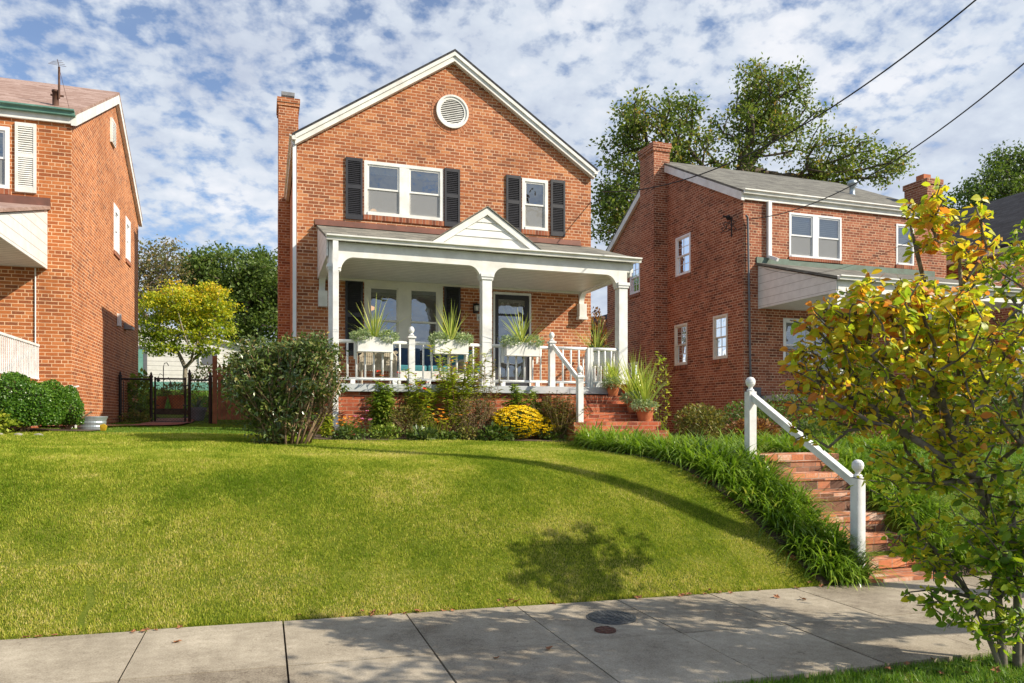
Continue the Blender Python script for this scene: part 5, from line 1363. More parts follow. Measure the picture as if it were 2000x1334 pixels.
def perennial(name, label, x, y, h, n, lsize, mat, spread=0.15, leafn=26, stemm='stem_green', aspect=0.34, tops=None, droop=0.3):
    """upright leafy stems, with flower heads on top if asked"""
    z = gz1(x, y); t = thing(name, label, 'plant', (x, y, z)); m = MB(); P, D, Tp = [], [], []; lsize *= 1.35; leafn = int(leafn * 2.6); n = int(n * 1.3)
    for k in range(n):
        bx, by = x + random.gauss(0, spread * 0.35), y + random.gauss(0, spread * 0.3); hh = h * random.uniform(0.62, 1.08)
        tx, ty = bx + random.gauss(0, spread), by + random.gauss(0, spread * 0.7)
        pts = [Vector((bx, by, z - 0.03)), Vector(((bx + tx) / 2 + random.gauss(0, .02), (by + ty) / 2, z + hh * 0.55)), Vector((tx, ty, z + hh))]
        m.tube(pts, 0.007, 4, 0.003); Tp.append(tuple(pts[2]))
        for q in range(leafn):
            u = random.uniform(0.15, 1); a = pts[0].lerp(pts[1], u * 2) if u < .5 else pts[1].lerp(pts[2], u * 2 - 1)
            az = random.uniform(0, 6.283); P.append(tuple(a)); D.append((math.cos(az), math.sin(az), random.uniform(-droop, 0.45)))
    obj('stems', m, stemm, t); P = np.array(P); D = unit(np.array(D)); k = len(P); Nn = unit(np.cross(np.cross(D, np.array([[0, 0, 1.0]])), D) + 0.25 * rdir(k)); Nn = unit(np.cross(np.cross(D, Nn), D))
    S = lsize * rng.uniform(0.6, 1.25, k); V, F = leaf_diamond(P, D, Nn, S, S * aspect); npobj('leaves', V, F, mat, t)
    if tops:
        pm, pn, ps = tops; Tp = np.array(Tp)[rng.integers(0, n, pn)] + rng.normal(size=(pn, 3)) * np.array([0.06, 0.05, 0.05]); q = []
        for a in range(6):
            DD = np.tile([math.cos(a * 1.05), math.sin(a * 1.05) * 0.7, 0.3], (pn, 1)) + rng.normal(size=(pn, 3)) * 0.2; q.append(leaf_diamond(Tp, unit(DD), unit(np.cross(np.cross(unit(DD), np.array([[0, -0.6, 0.8]])), unit(DD))), np.full(pn, ps), ps * 0.6))
        V, F = merge(q); npobj('flowers', V, F, pm, t)
    return t


# things beyond the gate
tw = MB(); tw.box(-3.6, -1.95, 23.6, 24.1, 1.4, 1.97); solo('garden_wall', tw, 'soil', 'low dark brick retaining wall behind the chain-link gate', 'wall', (-2.4, 23.8, 1.5))
pot('flower_pot', 'terracotta pot with a shrub on the low wall, right one of the pair', -2.42, 23.8, 1.97, 0.25, 0.40); leafy('potted_shrub', 'olive-green shrub growing in the right terracotta pot behind the gate', 'plant', (-2.45, 23.8, 2.50), (0.36, 0.3, 0.22), 500, 0.09, 'olive_leaf', 0.4)
pot('flower_pot', 'shaded terracotta pot on the low wall, left one of the pair', -2.90, 23.9, 1.97, 0.20, 0.36); leafy('potted_shrub', 'small plant in the shaded left terracotta pot behind the gate', 'plant', (-2.90, 23.9, 2.42), (0.2, 0.2, 0.14), 200, 0.08, 'olive_leaf', 0.4)
pot('grey_planter', 'grey tapered planter behind the narrow fence panel', -1.68, 21.3, 1.6, 0.24, 0.38, 'grey_pot'); plant_blades('agave_plant', 'dark spiky plant in the grey planter', 'plant', -1.68, 21.3, 1.95, 22, 0.42, 0.035, (0.1, 1.2), (0, 0.3), 'agave_leaf')
m = MB(); m.tube([(-3.05, 26, 1.9), (-3.05, 26, 3.35), (-3.02, 26, 3.45), (-2.95, 26, 3.47), (-2.9, 26, 3.38)], 0.014, 6); m.tube([(-3.05, 26, 3.05), (-3.15, 26, 3.12), (-3.2, 26, 3.0)], 0.011, 6); m.tube([(-3.05, 26, 2.9), (-2.9, 26, 3.0), (-2.84, 26, 2.86)], 0.011, 6); m.lathe((-3.2, 26, 2.85), [(0.03, 0), (0.06, 0.05), (0.02, 0.15)], 8); m.lathe((-2.84, 26, 2.68), [(0.03, 0), (0.07, 0.06), (0.02, 0.18)], 8)
solo('shepherd_hook', m, 'black_metal', 'thin black shepherd hook with hanging feeders behind the gate', 'garden hook', (-3.05, 26, 1.9))
leafy('climbing_plant', 'large-leaved green plant at the back corner of the left house', 'plant', (-3.1, 21.8, 2.25), (0.30, 0.4, 0.65), 600, 0.13, 'garden_leaf', 0.7)
leafy('rose_shrub', 'loose shrub with pink blooms behind the narrow fence panel', 'shrub', (-1.55, 22.2, 2.45), (0.42, 0.5, 0.75), 800, 0.09, 'garden_leaf', 0.5, extra=('petal_pink', 40, 0.04, 'flowers'))
leafy('weedy_plant', 'low weedy growth at the foot of the left fence panel', 'plant', (-3.0, 20.1, 1.68), (0.35, 0.15, 0.16), 400, 0.07, 'olive_leaf', 0.4)

# tub, stones, boxwoods on the left
m = MB(); m.lathe((-2.80, 14.3, 1.50), [(0.21, 0), (0.22, 0.05), (0.212, 0.07), (0.228, 0.12), (0.22, 0.14), (0.238, 0.19), (0.25, 0.21), (0.25, 0.225), (0.232, 0.225), (0.21, 0.05), (0.01, 0.04)], 32, 1.0, 0.7)
solo('metal_tub', m, 'galvanised', 'galvanised metal tub on the grass by the left house corner', 'tub', (-2.80, 14.3, 1.5), smooth=False)
m = MB(); m.poly([(-2.60, 13.95, 1.48), (-2.52, 13.92, 1.48), (-2.50, 13.94, 1.56), (-2.55, 13.96, 1.60), (-2.62, 13.97, 1.58)]); m.prism([(-2.60, 13.95, 1.48), (-2.52, 13.92, 1.48), (-2.50, 13.94, 1.56), (-2.55, 13.96, 1.60), (-2.62, 13.97, 1.58)], (0, 0.03, 0))
solo('yellow_marker', m, 'yellow_plastic', 'small yellow plastic marker standing in front of the metal tub', 'marker', (-2.56, 13.95, 1.48))
m = MB(); m.bar((-3.33, 15.3, 1.5), (-3.33, 15.3, 2.3), 0.05); m.bar((-3.25, 15.3, 1.5), (-3.25, 15.3, 2.2), 0.03); m.bar((-3.33, 15.3, 2.25), (-3.2, 15.3, 2.28), 0.03)
solo('gas_meter', m, 'rail_white', 'white pipe and meter standing at the corner of the left house', 'meter', (-3.3, 15.3, 1.5))
def boxwood(label, c, r, n):
    t = thing('boxwood', label, 'shrub', (c[0], c[1], 1.5), 'clipped boxwoods by the left house')
    d = rdir(n); P = np.array(c) + d * np.array(r) * rng.uniform(0.80, 1.0, (n, 1))
    bmp = np.array([mnoise.noise(Vector(p) * 3.2) for p in P]); P += d * (bmp[:, None] * 0.20)
    P = P[P[:, 2] > 1.6]; d = unit(P - np.array(c)); k = len(P)
    D = unit(rdir(k) + d * 0.6); Nn = unit(d + rdir(k) * 0.6); Nn = unit(np.cross(np.cross(D, Nn), D)); S = 0.035 * rng.uniform(0.7, 1.3, k)
    V, F = leaf_diamond(P, D, Nn, S, S * 0.7); npobj('foliage', V, F, 'box_leaf', t)
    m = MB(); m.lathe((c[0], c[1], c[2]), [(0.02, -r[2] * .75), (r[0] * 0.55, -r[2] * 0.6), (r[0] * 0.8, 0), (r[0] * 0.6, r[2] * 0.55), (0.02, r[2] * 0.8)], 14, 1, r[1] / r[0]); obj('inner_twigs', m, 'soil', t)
    m = MB()
    for k in range(6): m.tube([(c[0] + random.gauss(0, .08), c[1] - 0.1, 1.45), (c[0] + random.gauss(0, .25), c[1] - 0.2, 1.8)], 0.015, 5)
    obj('stems', m, 'twig_tan', t)
boxwood('large rounded boxwood hedge ball beside the left porch', (-3.50, 13.0, 1.90), (0.62, 0.5, 0.385), 30000)
boxwood('smaller boxwood ball right of the large one, next to the tub', (-3.08, 13.9, 1.86), (0.27, 0.3, 0.28), 11000)
for k in range(9):
    x = -5.2 + 0.26 * k + random.uniform(-.04, .04); m = MB(); m.lathe((x, 12.25 + 0.02 * k, gz1(x, 12.25) - 0.01), [(0.065, -0.02), (0.075, 0.015), (0.05, 0.04), (0.01, 0.05)], 8, 1, 0.7)
    tagit(obj('edging_stone', m, 'stone_pale', None, None, True, (x, 12.25 + 0.02 * k, gz1(x, 12.25))), 'pale rounded edging stone in the row below the boxwoods', 'stone', 'edging stones under the boxwoods')
leafy('rose_bush', 'leggy rose bush with reddish stems at the far left edge', 'shrub', (-4.15, 12.35, 2.15), (0.25, 0.3, 0.7), 420, 0.06, 'olive_leaf', 0.55, extra=('petal_pink', 12, 0.03, 'flowers'), stems=14, stemm='stem_red')
leafy('hosta_clump', 'low green leafy clump at the foot of the large boxwood', 'plant', (-3.75, 12.45, 1.62), (0.35, 0.2, 0.16), 300, 0.08, 'lime_leaf', 0.6)

# ------------------------------------------------------------------ window boxes and porch furniture
boxes = [(1.576, 2.19, 'left porch post'), (2.965, 3.60, 'middle porch column'), (4.345, 5.01, 'egg-topped newel right of the middle column')]
desc = ['window box by the left porch post', 'window box left of the middle column', 'window box right of the middle column']
for (a, b, nm), dsc in zip(boxes, desc):
    t = thing('window_box', 'white wooden ' + dsc, 'planter box', ((a + b) / 2, PY, 2.9), 'window boxes on the porch rail')
    y0, y1 = PY - 0.14, PY + 0.02; m = MB()
    m.box(a, b, y0, y0 + 0.02, 2.89, 3.14); m.box(a, b, y1 - 0.02, y1, 2.89, 3.14); m.box(a, a + 0.02, y0 + 0.0201, y1 - 0.0201, 2.89, 3.14); m.box(b - 0.02, b, y0 + 0.0201, y1 - 0.0201, 2.89, 3.14); m.box(a + 0.021, b - 0.021, y0 + 0.021, y1 - 0.021, 2.90, 3.08)
    m.box(a - 0.006, b + 0.006, y0 - 0.008, y1, 2.875, 2.8895); obj('box', m, 'white_paint', t, bevel=0.004)
    for x in (a - 0.05, b - 0.01):
        m = MB(); m.box(x, x + 0.045, PY + 0.021, PY + 0.05, 2.75, 3.10); obj('bracket', m, 'white_paint', t)
    cx = (a + b) / 2
    plant_blades('spiky_plant', 'spiky yellow-green plant in the ' + dsc, 'plant', cx, PY - 0.06, 3.10, 42, 0.80, 0.024, (0.02, 1.3), (-0.1, 0.4), 'spike_leaf', 0.015, 5, 'spiky plants along the porch rail')
    for sgn, w_ in ((-1, 'left'), (1, 'right')):
        leafy('trailing_plant', 'silvery trailing plant at the ' + w_ + ' end of the ' + dsc, 'plant', (cx + sgn * 0.22, PY - 0.07, 3.155), (0.21, 0.15, 0.11), 700, 0.05, 'silver_leaf', 0.45, 'trailing plants in the window boxes', shell=0.1, stems=4)
# white planter behind the right rail
m = MB(); m.box(6.25, 6.72, PY + 0.30, PY + 0.52, 2.80, 3.05); solo('white_planter', m, 'white_paint', 'white planter behind the rail near the right porch column', 'planter box', (6.5, PY + 0.4, 2.8))
plant_blades('spiky_plant', 'spiky plant in the white planter near the right porch column', 'plant', 6.46, PY + 0.4, 3.04, 42, 0.80, 0.024, (0.02, 1.15), (-0.1, 0.45), 'spike_leaf', 0.015, 5, 'spiky plants along the porch rail')
leafy('trailing_plant', 'green trailing plant in the white planter near the right porch column', 'plant', (6.5, PY + 0.4, 3.09), (0.28, 0.14, 0.09), 600, 0.04, 'garden_leaf', 0.45, shell=0.1, stems=0)
m = MB(); m.box(6.3, 6.36, PY + 0.33, PY + 0.39, DZ, 2.80); m.box(6.6, 6.66, PY + 0.33, PY + 0.39, DZ, 2.80); m.box(6.25, 6.7, PY + 0.32, PY + 0.5, 2.77, 2.799); solo('plant_stand', m, 'white_paint', 'white stand carrying the planter behind the right rail', 'stand', (6.5, PY + 0.36, DZ))

def wicker_chair(name, label, x, y, w, d, hb, ang=0):
    t = thing(name, label, 'chair', (x, y, DZ))
    # its back faces the rail
    m = MB(); n = 10
    prof = [(x - w / 2, DZ + 0.25), (x - w / 2, DZ + hb * 0.82), (x - w / 2 + 0.08, DZ + hb * 0.96), (x - w / 4, DZ + hb), (x + w / 4, DZ + hb), (x + w / 2 - 0.08, DZ + hb * 0.96), (x + w / 2, DZ + hb * 0.82), (x + w / 2, DZ + 0.25)]
    m.tube([(px, y, pz) for px, pz in prof], 0.026, 8)
    for k in range(1, 16):
        zz = DZ + 0.27 + (hb - 0.30) * k / 16; m.box(x - w / 2 + 0.02, x + w / 2 - 0.02, y - 0.006, y + 0.006, zz, zz + (0.022 if k % 5 else 0.035))
    for k in range(1, 18):
        xx = x - w / 2 + w * k / 18; m.box(xx - 0.006, xx + 0.006, y - 0.011, y - 0.0065, DZ + 0.26, DZ + hb * 0.93)
    obj('backrest', m, 'wicker', t, smooth=False)
    m = MB(); m.box(x - w / 2, x + w / 2, y + 0.01, y + d, DZ + 0.30, DZ + 0.42); obj('seat', m, 'wicker', t)
    for sx in (-1, 1):
        m = MB(); xx = x + sx * (w / 2 + 0.01); m.tube([(xx, y, DZ + 0.62), (xx + sx * 0.03, y + d * 0.5, DZ + 0.65), (xx, y + d, DZ + 0.60), (xx, y + d, DZ + 0.3)], 0.03, 8); obj('armrest', m, 'wicker', t)
        for yy in (y + 0.03, y + d - 0.03):
            m = MB(); m.tube([(x + sx * (w / 2 - 0.03), yy, DZ), (x + sx * (w / 2 - 0.03), yy, DZ + 0.31)], 0.022, 6); obj('leg', m, 'wicker', t)
    return t
wicker_chair('wicker_chair', 'beige wicker armchair with its woven back to the porch rail under the left window box', 2.02, PY + 0.45, 0.66, 0.55, 0.66)
wicker_chair('wicker_chair', 'smaller pale wicker seat behind the rail left of the middle column', 3.72, PY + 0.5, 0.42, 0.5, 0.50)
sf = thing('porch_sofa', 'white wicker sofa with teal cushions under the porch window', 'sofa', (3.3, FY - 0.6, DZ))
m = MB(); m.box(2.55, 4.35, FY - 0.95, FY - 0.15, DZ + 0.18, DZ + 0.34); m.box(2.55, 4.35, FY - 0.17, FY - 0.10, DZ + 0.18, DZ + 0.8)
for x in (2.58, 4.3): m.box(x - 0.03, x + 0.03, FY - 0.93, FY - 0.87, DZ, DZ + 0.18); m.box(x - 0.03, x + 0.03, FY - 0.25, FY - 0.19, DZ, DZ + 0.18)
obj('frame', m, 'white_paint', sf)
for k in range(3):
    m = MB(); x = 2.58 + 0.585 * k; m.box(x, x + 0.56, FY - 0.93, FY - 0.33, DZ + 0.342, DZ + 0.46); obj('seat_cushion', m, 'teal_fabric', sf, bevel=0.03)
    m = MB(); m.box(x, x + 0.56, FY - 0.33, FY - 0.18, DZ + 0.40, DZ + 0.86); obj('back_cushion', m, 'blue_fabric' if k < 2 else 'teal_fabric', sf, bevel=0.05)

# terracotta pots on the porch steps
pots = [(6.50, 13.09, 2.13, 0.14, 0.23, 'topmost'), (6.67, 12.55, 1.80, 0.165, 0.25, 'middle'), (6.74, 12.25, 1.635, 0.18, 0.26, 'lowest')]
for (x, y, z, r, h, w_) in pots:
    pot('terracotta_pot', w_ + ' terracotta pot beside the porch steps', x, y, z, r, h, group='clay pots on the porch steps')
    plant_blades('spiky_plant', 'tall spiky plant in the ' + w_ + ' terracotta pot by the steps', 'plant', x, y, z + h, 90, 0.98 if w_ != 'topmost' else 0.6, 0.022, (0.02, 0.75), (0.05, 0.75), 'spike_leaf', 0.03, 6, 'spiky plants in the clay pots')
    leafy('trailing_plant', 'silvery plant spilling over the rim of the ' + w_ + ' terracotta pot by the steps', 'plant', (x - 0.04, y - 0.03, z + h + 0.03), (r * 1.45, r * 1.3, 0.11), 900, 0.05, 'silver_leaf', 0.45, 'plants spilling from the clay pots', shell=0.1, stems=0)
pot('terracotta_pot', 'clay pot half hidden behind the middle one beside the porch steps', 6.82, 13.08, 2.13, 0.14, 0.23, group='clay pots on the porch steps')
leafy('leafy_perennial', 'tall pale leafy stem climbing in front of the right neighbour wall by the pots', 'plant', (7.35, 12.7, 2.2), (0.16, 0.16, 0.8), 200, 0.09, 'lime_leaf', 0.35, base=(7.35, 12.7, 1.3), stems=5)

# ------------------------------------------------------------------ flower bed
perennial('tall_perennial', 'dark green bamboo-leaved stem clump below the left window box', 1.92, 12.75, 0.92, 9, 0.10, 'garden_leaf', 0.13, 60, droop=0.6)
perennial('flowering_perennial', 'tall airy lime plant with orange blooms climbing the rail by the left newel', 2.60, 12.85, 1.10, 12, 0.10, 'lime_leaf', 0.24, 26, tops=('petal_red', 4, 0.05))
perennial('flowering_perennial', 'tall yellow-green plant screening the rail under the middle window box', 3.25, 12.8, 1.50, 22, 0.10, 'lime_leaf', 0.30, 30, stemm='stem_red', tops=('petal_orange', 10, 0.04))
perennial('seedhead_perennial', 'brown-headed stems rising before the middle column', 3.75, 12.8, 1.35, 12, 0.08, 'olive_leaf', 0.16, 20, stemm='stem_red')
perennial('tall_perennial', 'bright green leafy stems right of the middle column', 4.38, 12.75, 1.02, 9, 0.09, 'garden_leaf', 0.14, 44, droop=0.5)
perennial('tall_perennial', 'slim green stem below the right window box', 4.78, 12.85, 0.85, 5, 0.09, 'garden_leaf', 0.08, 36, droop=0.5)
leafy('brown_shrub', 'dry grey-brown bushy plant left of the yellow chrysanthemum', 'shrub', (3.52, 12.55, 1.74), (0.46, 0.3, 0.38), 3600, 0.035, 'brown_leaf', 0.35, shell=0.2, stems=26, stemm='twig_tan')
leafy('brown_shrub', 'faded olive perennial clump below the left newel', 'shrub', (2.35, 12.6, 1.66), (0.42, 0.25, 0.26), 1300, 0.05, 'olive_leaf', 0.3, shell=0.2, stems=22, stemm='twig_tan')
leafy('chrysanthemum', 'large mound of bright yellow chrysanthemums', 'flowers', (4.30, 12.45, 1.62), (0.44, 0.32, 0.27), 1800, 0.045, 'bush_leaf', 0.5, shell=0.6, extra=('petal_yellow', 800, 0.044, 'flowers'))
leafy('chrysanthemum', 'small yellow chrysanthemum mound right of the large one', 'flowers', (4.82, 12.5, 1.52), (0.20, 0.2, 0.17), 600, 0.045, 'bush_leaf', 0.5, shell=0.6, extra=('petal_yellow', 230, 0.042, 'flowers'))
perennial('twiggy_shrub', 'wispy olive shrub just left of the porch steps handrail', 5.10, 12.45, 0.82, 60, 0.055, 'olive_leaf', 0.22, 22, 'twig_tan', 0.3)
perennial('orange_flowers', 'orange blooms at the foot of the left downspout', 1.32, 12.75, 0.30, 12, 0.06, 'garden_leaf', 0.12, 8, tops=('petal_orange', 26, 0.035))
perennial('orange_flowers', 'orange blooms low in the bed between the lime plants', 2.95, 12.5, 0.50, 10, 0.06, 'lime_leaf', 0.14, 8, 'stem_red', tops=('petal_orange', 20, 0.035))
perennial('lime_plant', 'feathery lime-green stems by the shrub, left end of the bed', 0.98, 12.6, 0.45, 8, 0.07, 'lime_leaf', 0.08, 24, droop=0.6)
perennial('pink_flowers', 'small pink blooms low against the brick porch base', 1.7, 12.6, 0.36, 6, 0.05, 'garden_leaf', 0.14, 8, tops=('petal_pink', 6, 0.035))
for k, (x, w_, mt, n) in enumerate([(1.35, 'below the orange blooms at the left end of the bed', 'dark_leaf', 420), (1.95, 'under the bamboo-leaved stems', 'garden_leaf', 420), (2.5, 'in front of the faded olive clump', 'bush_leaf', 420), (3.0, 'under the orange blooms between the lime plants', 'dark_leaf', 380), (3.35, 'in front of the dry grey-brown bush', 'olive_leaf', 260), (3.85, 'between the dry bush and the big chrysanthemum', 'dark_leaf', 300), (5.0, 'at the foot of the wispy olive shrub', 'garden_leaf', 250)]):
    leafy('ground_plant', 'low leafy green plant ' + w_, 'plant', (x, 12.33 + 0.08 * math.sin(k * 2.3), gz1(x, 12.3) + 0.09 + 0.03 * math.sin(k * 1.7)), (0.26 + 0.06 * math.sin(k * 2.9), 0.16, 0.10 + 0.045 * math.sin(k * 1.7)), n, 0.07 + 0.02 * math.sin(k * 4.1), mt, 0.6, 'low plants along the front of the bed', shell=0.1, stems=0)
plant_blades('grassy_clump', 'short grassy blades in the bed below the left newel', 'plant', 2.75, 12.45, gz1(2.75, 12.45), 60, 0.38, 0.014, (0.05, 0.5), (0.1, 0.6), 'garden_leaf', 0.08)
perennial('red_flowers', 'a few red blooms showing through the rail near the left newel', 2.28, 13.0, 1.28, 4, 0.06, 'garden_leaf', 0.18, 14, tops=('petal_red', 6, 0.05))

# shrubs in front of the right neighbour
for k, (x, y, z, rx, rz, mt, lab) in enumerate([(7.7, 11.9, 1.6, 0.5, 0.35, 'olive_leaf', 'pinkish-green low shrub right of the clay pots'), (8.9, 12.0, 1.62, 0.75, 0.42, 'dark_leaf', 'dark glossy shrub below the lower side windows of the right house'),
                                            (10.2, 12.3, 1.7, 0.9, 0.55, 'dark_leaf', 'dark shrub behind the upper stair post'), (11.6, 12.1, 1.75, 0.9, 0.6, 'rust_leaf', 'rusty-leaved shrub in the shade of the right porch'),
                                            (13.2, 12.0, 1.8, 1.0, 0.7, 'dark_leaf', 'dark shrub before the right porch, behind the yellow leaves'), (8.2, 11.0, 1.45, 0.5, 0.22, 'rust_leaf', 'low reddish groundcover shrub behind the lily border'),
                                            (9.4, 10.8, 1.42, 0.6, 0.25, 'dark_leaf', 'low dark plant behind the upper stair post')]):
    leafy('garden_shrub', lab, 'shrub', (x, y, z), (rx, rx * 0.7, rz), 2200, 0.07, mt, 0.5, shell=0.2, stems=14, base=(x, y, z - rz - 0.1), stemm='twig_tan')
leafy('garden_shrub', 'tall dark bush by the downspout corner of the right house porch', 'shrub', (12.0, 12.6, 2.3), (0.8, 0.6, 1.0), 3000, 0.08, 'dark_leaf', 0.5, shell=0.2, base=(12.0, 12.6, 1.2), stemm='twig_tan')
leafy('garden_shrub', 'wide dark shrub hiding the right house porch base behind the yellow foliage', 'shrub', (14.8, 12.0, 2.0), (1.3, 0.7, 1.0), 5000, 0.09, 'dark_leaf', 0.5, shell=0.3, base=(14.8, 12.0, 1.0), stemm='twig_tan')
leafy('garden_shrub', 'rightmost dark shrub in front of the right house porch', 'shrub', (17.2, 12.0, 2.0), (1.3, 0.7, 1.0), 5000, 0.09, 'bush_leaf', 0.5, shell=0.3, base=(17.2, 12.0, 1.0), stemm='twig_tan')
leafy('purple_bush', 'dark purple-leaved bush glimpsed between the main house and the right house', 'shrub', (14.6, 32, 4.6), (1.5, 1.2, 2.2), 3000, 0.2, 'rust_leaf', 0.6, base=(14.6, 32, 2.3))

# ------------------------------------------------------------------ lily borders (uncountable blades)
def lilies(name, label, fn, n, L=0.46, W=0.015, mat='lily_blade'):
    u = rng.uniform(0, 1, n // 26); v = rng.uniform(0, 1, n // 26); C = np.array([fn(a, b) for a, b in zip(u, v)])
    ls = np.repeat(rng.uniform(0.75, 1.2, len(C)), 26); C = np.repeat(C, 26, 0); C = C + rng.normal(size=C.shape) * 0.022; k = len(C)
    P = np.stack([C[:, 0], C[:, 1], gz(C[:, 0], C[:, 1]) - 0.01], 1); az = rng.uniform(0, 2 * math.pi, k)
    V, F = blades(P, az, L * ls * rng.uniform(0.55, 1.15, k), W * rng.uniform(0.7, 1.3, k), rng.uniform(0.05, 0.75, k), rng.uniform(0.9, 2.6, k), 6)
    return tagit(npobj(name, V, F, mat, smooth=True), label, 'border plants', kind='stuff')


lilies('lily_border', 'dense border of arching green lily leaves between the lawn and the street steps',
       lambda u, v: (edge_x(6.55 + 5.3 * u) + 0.08 + (6.36 - 0.85 * max(0, (u - 0.35) / 0.65) ** 1.4 - edge_x(6.55 + 5.3 * u)) * v, 6.58 + 5.3 * u), 13500, 0.50, 0.025)
lilies('lily_border_right', 'border of arching green leaves along the right side of the steps',
       lambda u, v: (7.76 + 0.75 * v - 0.25 * u, 6.65 + 4.2 * u), 7000, 0.50, 0.025)
lilies('lily_border_back', 'arching green leaves behind the upper stair post', lambda u, v: (7.2 + 3.6 * u, 9.6 + 1.2 * v + 0.3 * u), 5000, 0.48, 0.025)
lilies('shrub_underplanting', 'straggly grass under the small street tree at the bottom right', lambda u, v: (4.2 + 2.4 * u, 3.5 + 0.65 * v), 1200, 0.12, 0.01, 'lush_blade')

# ------------------------------------------------------------------ trees
# bush on the lawn
t = tree('lawn_shrub', 'large dense evergreen shrub with bare tan stems standing on the lawn left of the porch', 'shrub', (0.20, 11.35, 1.28),
         [((0.10, 11.35, 2.25), (0.70, 0.6, 0.60), 3), ((-0.30, 11.3, 2.15), (0.36, 0.45, 0.45), 1.3), ((0.60, 11.4, 2.35), (0.42, 0.45, 0.5), 1.4), ((-0.2, 11.3, 2.65), (0.3, 0.3, 0.25), 0.4), ((0.5, 11.3, 2.75), (0.3, 0.3, 0.2), 0.3), ((0.1, 11.3, 1.75), (0.48, 0.42, 0.40), 1.1)],
         430, 34, 0.078, 0.07, 'bush_leaf', 'twig_tan', rt=0.0055, bf=0.9, aspect=0.42, shell=0.25, wood='stems', crown='leaves', up=0.2, wig=0.12, rmax=0.028, n=5)
tips = in_ellipsoids([((0.78, 11.3, 2.2), (0.22, 0.3, 0.55), 1)], 140, 0.1)
A_, par_, ti_ = grow(np.array((0.5, 11.3, 1.35)), tips, 0.7, 0.12); V, F = branches_mesh(A_, par_, ti_, 0.0035, 0.4, 4, 0.014); npobj('dead_twigs', V, F, 'twig_tan', t)
m = MB()
for k_ in range(20):
    a_ = random.uniform(-1.15, 1.35); bx = 0.2 + a_ * 0.22; m.tube([(bx, 11.25 + random.gauss(0, .08), 1.28), (bx + a_ * 0.13, 11.15, 1.6), (0.2 + a_ * 0.55 + random.gauss(0, .05), 11.1 + random.gauss(0, .1), 2.05 + random.uniform(-.1, .3))], [0.016, 0.012, 0.005], 5)
obj('bare_stems', m, 'twig_tan', t, smooth=True); t.location.x += 0.12
P = np.repeat(np.array(tips), 7, 0) + rng.normal(size=(980, 3)) * 0.05; D = rdir(980); Nn = unit(np.cross(D, rdir(980))); V, F = leaf_diamond(P, D, Nn, np.full(980, 0.04), 0.015); npobj('dry_leaves', V, F, 'brown_leaf', t)
leafy('shoot_stem', 'long shoot sticking up from the left of the lawn shrub', 'plant', (-0.42, 11.3, 2.75), (0.06, 0.06, 0.42), 60, 0.07, 'lime_leaf', 0.3, base=(-0.3, 11.3, 2.2), stems=2)

# big oak behind the right neighbour
def at(x, y, Y):
    u = (x - 1000) / 1440; S_, C_ = math.sin(R(18.614)), math.cos(R(18.614)); k = Y / (-u * S_ + C_); return ((u * C_ + S_) * k, Y, 1.7 + (816 - y) / 1440 * k)
OY = 34
def ell(x, y, rx, ry, wgt, Y=OY, d=2.2):
    c = at(x, y, Y); k = Y / 0.87 / 1440; return (c, (rx * k, d, ry * k), wgt)
b0 = at(1440, 700, OY); b0 = (b0[0], OY, 1.5)
# yellow tree behind the gate
tb = at(362, 780, 28.5); tb = (tb[0], 28.5, 2.3)
tree('maple_tree', 'small yellow-green maple with pale forked trunk in front of the clapboard house', 'tree', tb,
     [ell(365, 598, 72, 30, 2.2, 28.5, 1.1), ell(315, 632, 38, 40, 1.3, 28.5, 0.9), ell(408, 630, 38, 42, 1.5, 28.5, 0.9), ell(350, 672, 56, 26, 0.9, 28.5, 0.9), ell(325, 578, 34, 20, 0.6, 28.5, 0.6), ell(400, 574, 30, 18, 0.5, 28.5, 0.6)],
     260, 52, 0.10, 0.15, 'yellow_leaf', 'bark_pale', rt=0.0065, bf=0.35, aspect=0.75, trunk=[tb, at(361, 735, 28.5), at(362, 718, 28.5)], shell=0.3, flat=0.55, rmax=0.09)
# dark tree behind
tb = at(440, 760, 50); tb = (tb[0], 50, 3)
tree('broadleaf_tree', 'big dark green rounded tree behind the clapboard house', 'tree', tb,
     [ell(455, 545, 70, 50, 2.6, 50, 3), ell(395, 558, 38, 50, 1.4, 50, 3), ell(515, 560, 45, 55, 1.8, 50, 3), ell(440, 610, 85, 50, 2.2, 50, 3), ell(520, 640, 60, 50, 1.3, 50, 3), ell(580, 590, 60, 70, 1.3, 50, 3)],
     560, 56, 0.24, 0.34, 'dark_leaf', rt=0.022, bf=0.3, trunk=[tb, at(440, 690, 50)], shell=0.4)
tb = at(300, 760, 47); tb = (tb[0], 47, 3)
tree('thinning_tree', 'sparse tree with thin autumn foliage at the left house corner, beyond the yard', 'tree', tb,
     [ell(292, 520, 36, 38, 1.3, 47, 2), ell(335, 530, 22, 46, 1.1, 47, 2), ell(300, 580, 50, 45, 1.3, 47, 2), ell(255, 560, 30, 60, 0.8, 47, 2)],
     240, 20, 0.19, 0.28, 'sparse_leaf', rt=0.014, bf=0.35, trunk=[tb, at(302, 680, 47)], shell=0.1)
tree('oak_tree', 'tall spreading oak with open branches rising behind the right neighbour house', 'tree', b0,
     [ell(1290, 250, 95, 75, 2.2), ell(1250, 320, 80, 90, 1.6), ell(1210, 420, 52, 62, 1.1), ell(1350, 330, 90, 70, 1.5), ell(1500, 190, 85, 70, 2.0), ell(1470, 270, 100, 70, 1.7), ell(1560, 250, 45, 40, 0.4), ell(1640, 310, 90, 45, 1.2), ell(1720, 325, 58, 30, 0.5), ell(1600, 340, 70, 35, 0.7)],
     520, 50, 0.21, 0.27, 'oak_leaf', rt=0.026, bf=0.35, trunk=[b0, at(1436, 420, OY), at(1440, 345, OY)], shell=0.15, wig=0.12)
